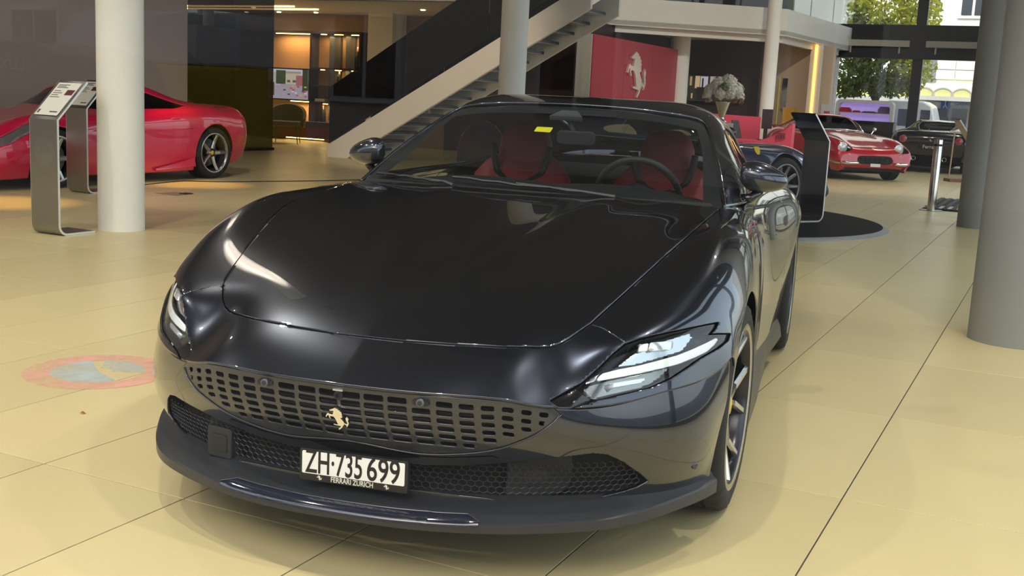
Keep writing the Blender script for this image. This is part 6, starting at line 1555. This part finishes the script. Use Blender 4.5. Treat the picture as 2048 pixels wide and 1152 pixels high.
# grid of white facade panels, grey strip, canopy, door band
a0, z1 = oa(1876, 118); a1, z0 = oa(1990, 162)
for k in range(3):
    for r in range(2):
        x0 = a0 + (a1 - a0) * k / 3; x1 = a0 + (a1 - a0) * (k + 1) / 3 - .04; y0 = z0 + (z1 - z0) * r / 2; y1 = z0 + (z1 - z0) * (r + 1) / 2 - .04
        att(MB().prism(gp((x0, b0 - .08), (x1, b0 - .08), (x1, b0), (x0, b0)), y0, y1).build('facade_panel', mat('facade_panel', (.80, .79, .76), rough=.5)), bw)
a0, z1 = oa(1846, 112); a1, z0 = oa(1872, 165); att(MB().prism(gp((a0, b0 - .06), (a1, b0 - .06), (a1, b0), (a0, b0)), z0, z1).build('grey_strip', mat('grey_strip', (.20, .22, .26), rough=.6)), bw)
cn = bw
can_m = mat('canopy_yellow', (.72, .68, .28), rough=.4); rib_m = mat('canopy_rib', (.42, .42, .38), rough=.5)
a0, zc = oa(1836, 192); da = (oa(1876, 192)[0] - a0)
for k in range(5):
    V = []; n = 12
    x0 = a0 + da * k * .92; rr = da * .5
    for i in range(n + 1):
        an = PI * i / n
        for d in (-1.5, -.02): V.append(G(x0 + rr - rr * math.cos(an), b0 + d, zc + rr * .82 * math.sin(an)))
    att(MB().add(V, [(2 * i, 2 * i + 1, 2 * i + 3, 2 * i + 2) for i in range(n)] + [tuple(2 * i for i in range(n + 1))]).build('canopy_barrel', can_m, recalc=False), cn)
    att(MB().tube(V[::2], .035, 6).build('canopy_rib', rib_m, None), cn)
a1, _ = oa(1995, 196); z0 = oa(1900, 203)[1]
att(MB().prism(gp((a0 + .15, b0 - 1.6), (a1, b0 - 1.6), (a1, b0 - .02), (a0 + .15, b0 - .02)), z0, zc).build('canopy_beam', mat('canopy_beam', (.58, .57, .52), rough=.6)), cn)
a0, z1 = oa(1868, 204); a1, z0 = oa(1995, 215)
att(MB().prism(gp((a0, b0 - .5), (a1, b0 - .5), (a1, b0), (a0, b0)), z0, z1).build('sign_band', mat('sign_band', (.66, .65, .58), rough=.6)), bw)
blue_s = mat('sign_blue', (.05, .12, .42), rough=.5)
q = P_(1893.5, 209) - GB * .52
att(MB().prism(gp((float(q @ GA) - .16, b0 - .53), (float(q @ GA) + .18, b0 - .53), (float(q @ GA) + .18, b0 - .5), (float(q @ GA) - .16, b0 - .5)), q[2] - .17, q[2] + .17).build('pictogram_sign', blue_s), bw)
mb = MB(); q0 = G(float(q @ GA), b0 - .535, q[2])
mb.ball(tuple(q0 + np.array([0, 0, .10])), .035, 8, 6); beam(mb, q0 + np.array([0, 0, .06]), q0 + np.array([0, 0, -.04]), .05, .03); beam(mb, q0 + np.array([0, 0, -.03]), q0 + GA * .07 + np.array([0, 0, -.14]), .03, .03); beam(mb, q0 + np.array([0, 0, -.03]), q0 - GA * .07 + np.array([0, 0, -.14]), .03, .03)
tag(att(mb.build('pictogram_figure', wframe), bw), kind='stuff')
q = P_(1911, 207.5) - GB * .55
att(text_mesh('sign_lettering', 'GARAGE STREET', .19, blue_s, None, frame(tuple(q), tuple(GA), (0, 0, 1)), sx=1.0, bold=.004, align='LEFT'), bw)
for x0, x1 in ((1874, 1899), (1906, 1936), (1944, 1972)):
    a0, z1 = oa(x0, 217); a1, _ = oa(x1, 217); att(MB().prism(gp((a0, b0 - .12), (a1, b0 - .12), (a1, b0 + .02), (a0, b0 + .02)), -.15, z1).build('entrance', wdark), bw)
a0, z1 = oa(1690, 193); a1, z0 = oa(1838, 204)
# low flat-roofed white building strip behind the tree
lo = tag(MB().prism(gp((oa(1560, 193)[0], b0 - 3), (oa(1832, 193)[0], b0 - 3), (oa(1832, 193)[0], b0 - .1), (oa(1560, 193)[0], b0 - .1)), -.15, oa(1700, 190)[1] * .98).build('garage_wing', render_w), 'low white garage wing behind the street tree', 'building')
att(MB().prism(gp((oa(1560, 193)[0], b0 - .08), (oa(1832, 193)[0], b0 - .08), (oa(1832, 193)[0], b0 - .02), (oa(1560, 193)[0], b0 - .02)), oa(1700, 190)[1] * .98, oa(1700, 172)[1]).build('yellow_awning', mat('awning_yellow', (.72, .70, .18), rough=.5)), lo)
# white van in the yard
VB = 40.0; PV = OB(VB)
pv0, pv1 = PV(1783, 262), PV(1880, 205)
va = tag(empty('delivery_van', (float((pv0[0] + pv1[0]) / 2), float((pv0[1] + pv1[1]) / 2), -.16), TH), 'white delivery van parked in the yard behind the black car', 'van')
Lv = float((pv1 - pv0) @ GA) / 2 * 1.25; Hv = float(pv1[2]) + .16
sp = [(-Lv, .35), (-Lv, Hv * .94), (-Lv + .12, Hv), (Lv * .35, Hv), (Lv * .62, Hv * .93), (Lv * .82, Hv * .62), (Lv * .98, Hv * .52), (Lv, Hv * .40), (Lv, .30), (-Lv, .30)]
van_w = mat('van_white', (.78, .78, .78), rough=.3, coat=.5)
MB().prism(sp, -.9, .9, frame((0, 0, 0), (1, 0, 0), (0, 0, 1))).build('body', van_w, va, bevel=.05)
for x0, x1 in ((-.86, -.58), (-.50, -.15), (.28, .62)):
    MB().prism([(Lv * x0, Hv * .58), (Lv * x1, Hv * .58), (Lv * (x1 - .02), Hv * .86), (Lv * x0, Hv * .86)], .90, .915, frame((0, 0, 0), (1, 0, 0), (0, 0, 1))).build('side_window', wdark, va)
for x in (-.62, .62):
    for y in (-.86, .86):
        w = empty('wheel', (Lv * x, y, .34), PI / 2 if y > 0 else -PI / 2, va); MB().lathe([(.19, -.1), (.31, -.1), (.34, -.07), (.34, .07), (.31, .1), (.19, .1)], 28, axis='x').build('tire', rubber, w); MB().lathe([(.0005, .07), (.19, .09), (.2, .06)], 24, axis='x').build('hub_cap', alu_l, w)
# trees
leaf_a = mat('leaf_yellow_green', (.34, .36, .020), rough=.6); leaf_b = mat('leaf_dark_green', (.07, .10, .02), rough=.6); bark = mat('bark', (.06, .045, .035), rough=.9)
for m_, tcol in ((leaf_a, (.55, .55, .03)), (leaf_b, (.20, .24, .02))):
    nt = m_.node_tree; tr = nt.nodes.new('ShaderNodeBsdfTranslucent'); tr.inputs[0].default_value = (*tcol, 1); mx = nt.nodes.new('ShaderNodeMixShader'); mx.inputs[0].default_value = .4
    nt.links.new(nt.nodes['Principled BSDF'].outputs[0], mx.inputs[1]); nt.links.new(tr.outputs[0], mx.inputs[2]); nt.links.new(mx.outputs[0], nt.nodes['Material Output'].inputs[0])
def tree(label, base, crowns, trunk_h, nleaf, size, ms, group):
    t = tag(empty('street_tree', tuple(base)), label, 'tree', group)
    br = MB().tube([(0, 0, 0), (.05, .03, trunk_h * .5), (0, .05, trunk_h)], [.16, .13, .10], 10).build('trunk', bark, t, smooth=True)
    for k, (c, r) in enumerate(crowns):
        mb = MB(); c = np.array(c) - np.array(base)
        MB().tube([(0, .05, trunk_h * .8), tuple((np.array([0, .05, trunk_h]) + c) / 2 + np.array([.1, 0, .2])), tuple(c)], [.07, .045, .02], 6).build('branch', bark, t)
        for _ in range(8):
            d = rng.normal(size=3); d /= np.linalg.norm(d); mb.tube([c * .7 + np.array([0, .05, trunk_h]) * .3, c + d * np.array(r) * .9], [.02, .008], 4, caps=False)
        mb.build('twigs', bark, t); 
        mb = MB(); n = int(nleaf * (r[0] * r[2]) )
        for _ in range(n):
            d = rng.normal(size=3); d /= np.linalg.norm(d); p = c + d * np.array(r) * rng.uniform(.25, 1.) ** .6
            e = rng.normal(size=3); e /= np.linalg.norm(e); f = np.cross(e, rng.normal(size=3)); f /= np.linalg.norm(f); s = size * rng.uniform(.6, 1.3)
            mb.add([p - e * s, p + f * s * .5, p + e * s, p - f * s * .5], [(0, 1, 2, 3)])
        tag(mb.build('leaves', ms[k % len(ms)], t, recalc=False), kind='stuff')
    return t
Tq = lambda x, y, b: tuple(on_plane(x, y, G(0, b), GB))
bq = on_plane(1745, 260, G(0, 38.0), GB)
tree('leafy yellow-green street tree in front of the window beside the mezzanine', (bq[0], bq[1], -.16), [(Tq(1700, 150, 38), (1.1, 1.0, .75)), (Tq(1770, 140, 38), (1.2, 1., .85)), (Tq(1825, 130, 38), (.75, .8, .9)), (Tq(1690, 20, 38.4), (1., 1., 1.)), (Tq(1770, 5, 38.2), (1.3, 1., 1.1)), (Tq(1835, 25, 38.2), (.75, .8, 1.)), (Tq(1745, 85, 38.3), (1.6, 1., .8)), (Tq(1690, 175, 37.8), (.8, .7, .35)), (Tq(1785, 172, 37.8), (.9, .7, .4))], 2.3, 900, .10, (leaf_b, leaf_b, leaf_a, leaf_b, leaf_a, leaf_a, leaf_b, leaf_b), 'street trees')
bq = on_plane(1640, 260, G(0, 41.0), GB)
tree('dark street tree partly hidden by the mezzanine edge', (bq[0], bq[1], -.16), [(Tq(1655, 30, 41), (.8, .8, 1.3)), (Tq(1630, 60, 41), (1., .8, .6)), (Tq(1665, -30, 41), (.9, .8, .9))], 2.6, 800, .09, (leaf_b,), 'street trees')

# ---- the street behind the photographer, seen mirrored in the shop window
def refl(x, y, Y):       # place whose mirror image in the front window appears at this pixel and depth
    v = at_y(x, y, Y); b = float(v @ GB); return v + GB * (2 * .42 - 2 * b)
ob = -19.5
of = tag(empty('apartment_building', G(-8, ob)), 'tall beige rendered apartment house across the street', 'building')
att(MB().prism(gp((-46, ob - 8), (26, ob - 8), (26, ob), (-46, ob)), -.2, 15).build('wall', render_b), of)
for k in range(14):
    for r in range(4):
        a = -43 + k * 4.8; z = 1.0 + r * 3.3
        f_ = att(MB().prism(gp((a, ob), (a + 1.7, ob), (a + 1.7, ob + .08), (a, ob + .08)), z, z + 1.9).build('window', wframe), of)
        for q in (0, 1): att(MB().prism(gp((a + .10 + q * .80, ob + .08), (a + .80 + q * .80, ob + .08), (a + .80 + q * .80, ob + .10), (a + .10 + q * .80, ob + .10)), z + .12, z + 1.78).build('pane', wdark), of)
# dark people carrier with window lettering
pc_ = refl(40, 150, 17.5); sd = tag(empty('people_carrier', (pc_[0], pc_[1], -.16), TH), 'dark people carrier with white window lettering parked across the street', 'car')
prof = [(-2.2, .35), (-2.3, .9), (-2.15, 1.15), (-1.5, 1.75), (-.9, 1.88), (1.2, 1.88), (1.9, 1.7), (2.25, 1.1), (2.3, .4), (2.2, .3), (-2.1, .3)]
MB().prism(prof, -.9, .9, frame((0, 0, 0), (1, 0, 0), (0, 0, 1))).build('body', mat('carrier_black', (.012, .013, .016), rough=.25, coat=1.), sd, bevel=.06)
for x0, x1 in ((-1.35, -.35), (-.25, .75), (.85, 1.75)): MB().prism([(x0, 1.12), (x1, 1.12), (x1 - .08, 1.68), (x0 + .1, 1.68)], -.925, -.90, frame((0, 0, 0), (1, 0, 0), (0, 0, 1))).build('side_window', wdark, sd)
text_mesh('window_lettering', 'LUXURY CUSTOM', .22, mat('letters_white', (.8, .8, .78), rough=.5), sd, frame((.1, .935, 1.55), (-1, 0, 0), (0, 0, 1), (0, 1, 0)), sx=1.2)
for x in (-1.45, 1.5):
    for y in (-.82, .82): w = empty('wheel', (x, y, .36), PI / 2 if y > 0 else -PI / 2, sd); MB().lathe([(.2, -.1), (.33, -.1), (.36, -.07), (.36, .07), (.33, .1), (.2, .1)], 28, axis='x').build('tire', rubber, w); MB().lathe([(.0005, .07), (.2, .09), (.21, .06)], 24, axis='x').build('hub_cap', alu_l, w)
# white and yellow van
pv_ = refl(330, 150, 21.0); vy = tag(empty('courier_van', (pv_[0], pv_[1], -.16), TH), 'tall white and yellow courier van parked across the street', 'van')
yel = mat('van_yellow', (.70, .50, .06), rough=.35)
lw = [(2.5, .35), (2.5, 1.7), (2.35, 1.7), (-2.0, 1.7), (-2.35, 1.0), (-2.5, .9), (-2.5, .35)]
MB().prism(lw, -.95, .95, frame((0, 0, 0), (1, 0, 0), (0, 0, 1))).build('lower_body', yel, vy, bevel=.05)
MB().prism([(2.5, 1.7), (2.45, 2.45), (2.3, 2.6), (-1.0, 2.6), (-1.3, 2.5), (-2.0, 1.7)], -.93, .93, frame((0, 0, 0), (1, 0, 0), (0, 0, 1))).build('upper_body', van_w, vy, bevel=.05)
for x in (-1.6, 1.6):
    for y in (-.88, .88): w = empty('wheel', (x, y, .36), PI / 2 if y > 0 else -PI / 2, vy); MB().lathe([(.2, -.1), (.33, -.1), (.36, -.07), (.36, .07), (.33, .1), (.2, .1)], 28, axis='x').build('tire', rubber, w); MB().lathe([(.0005, .07), (.2, .09), (.21, .06)], 24, axis='x').build('hub_cap', alu_l, w)
# round no-stopping sign painted on the pavement
ps_ = refl(200, 742, 3.3)
bpy.context.view_layer.update()
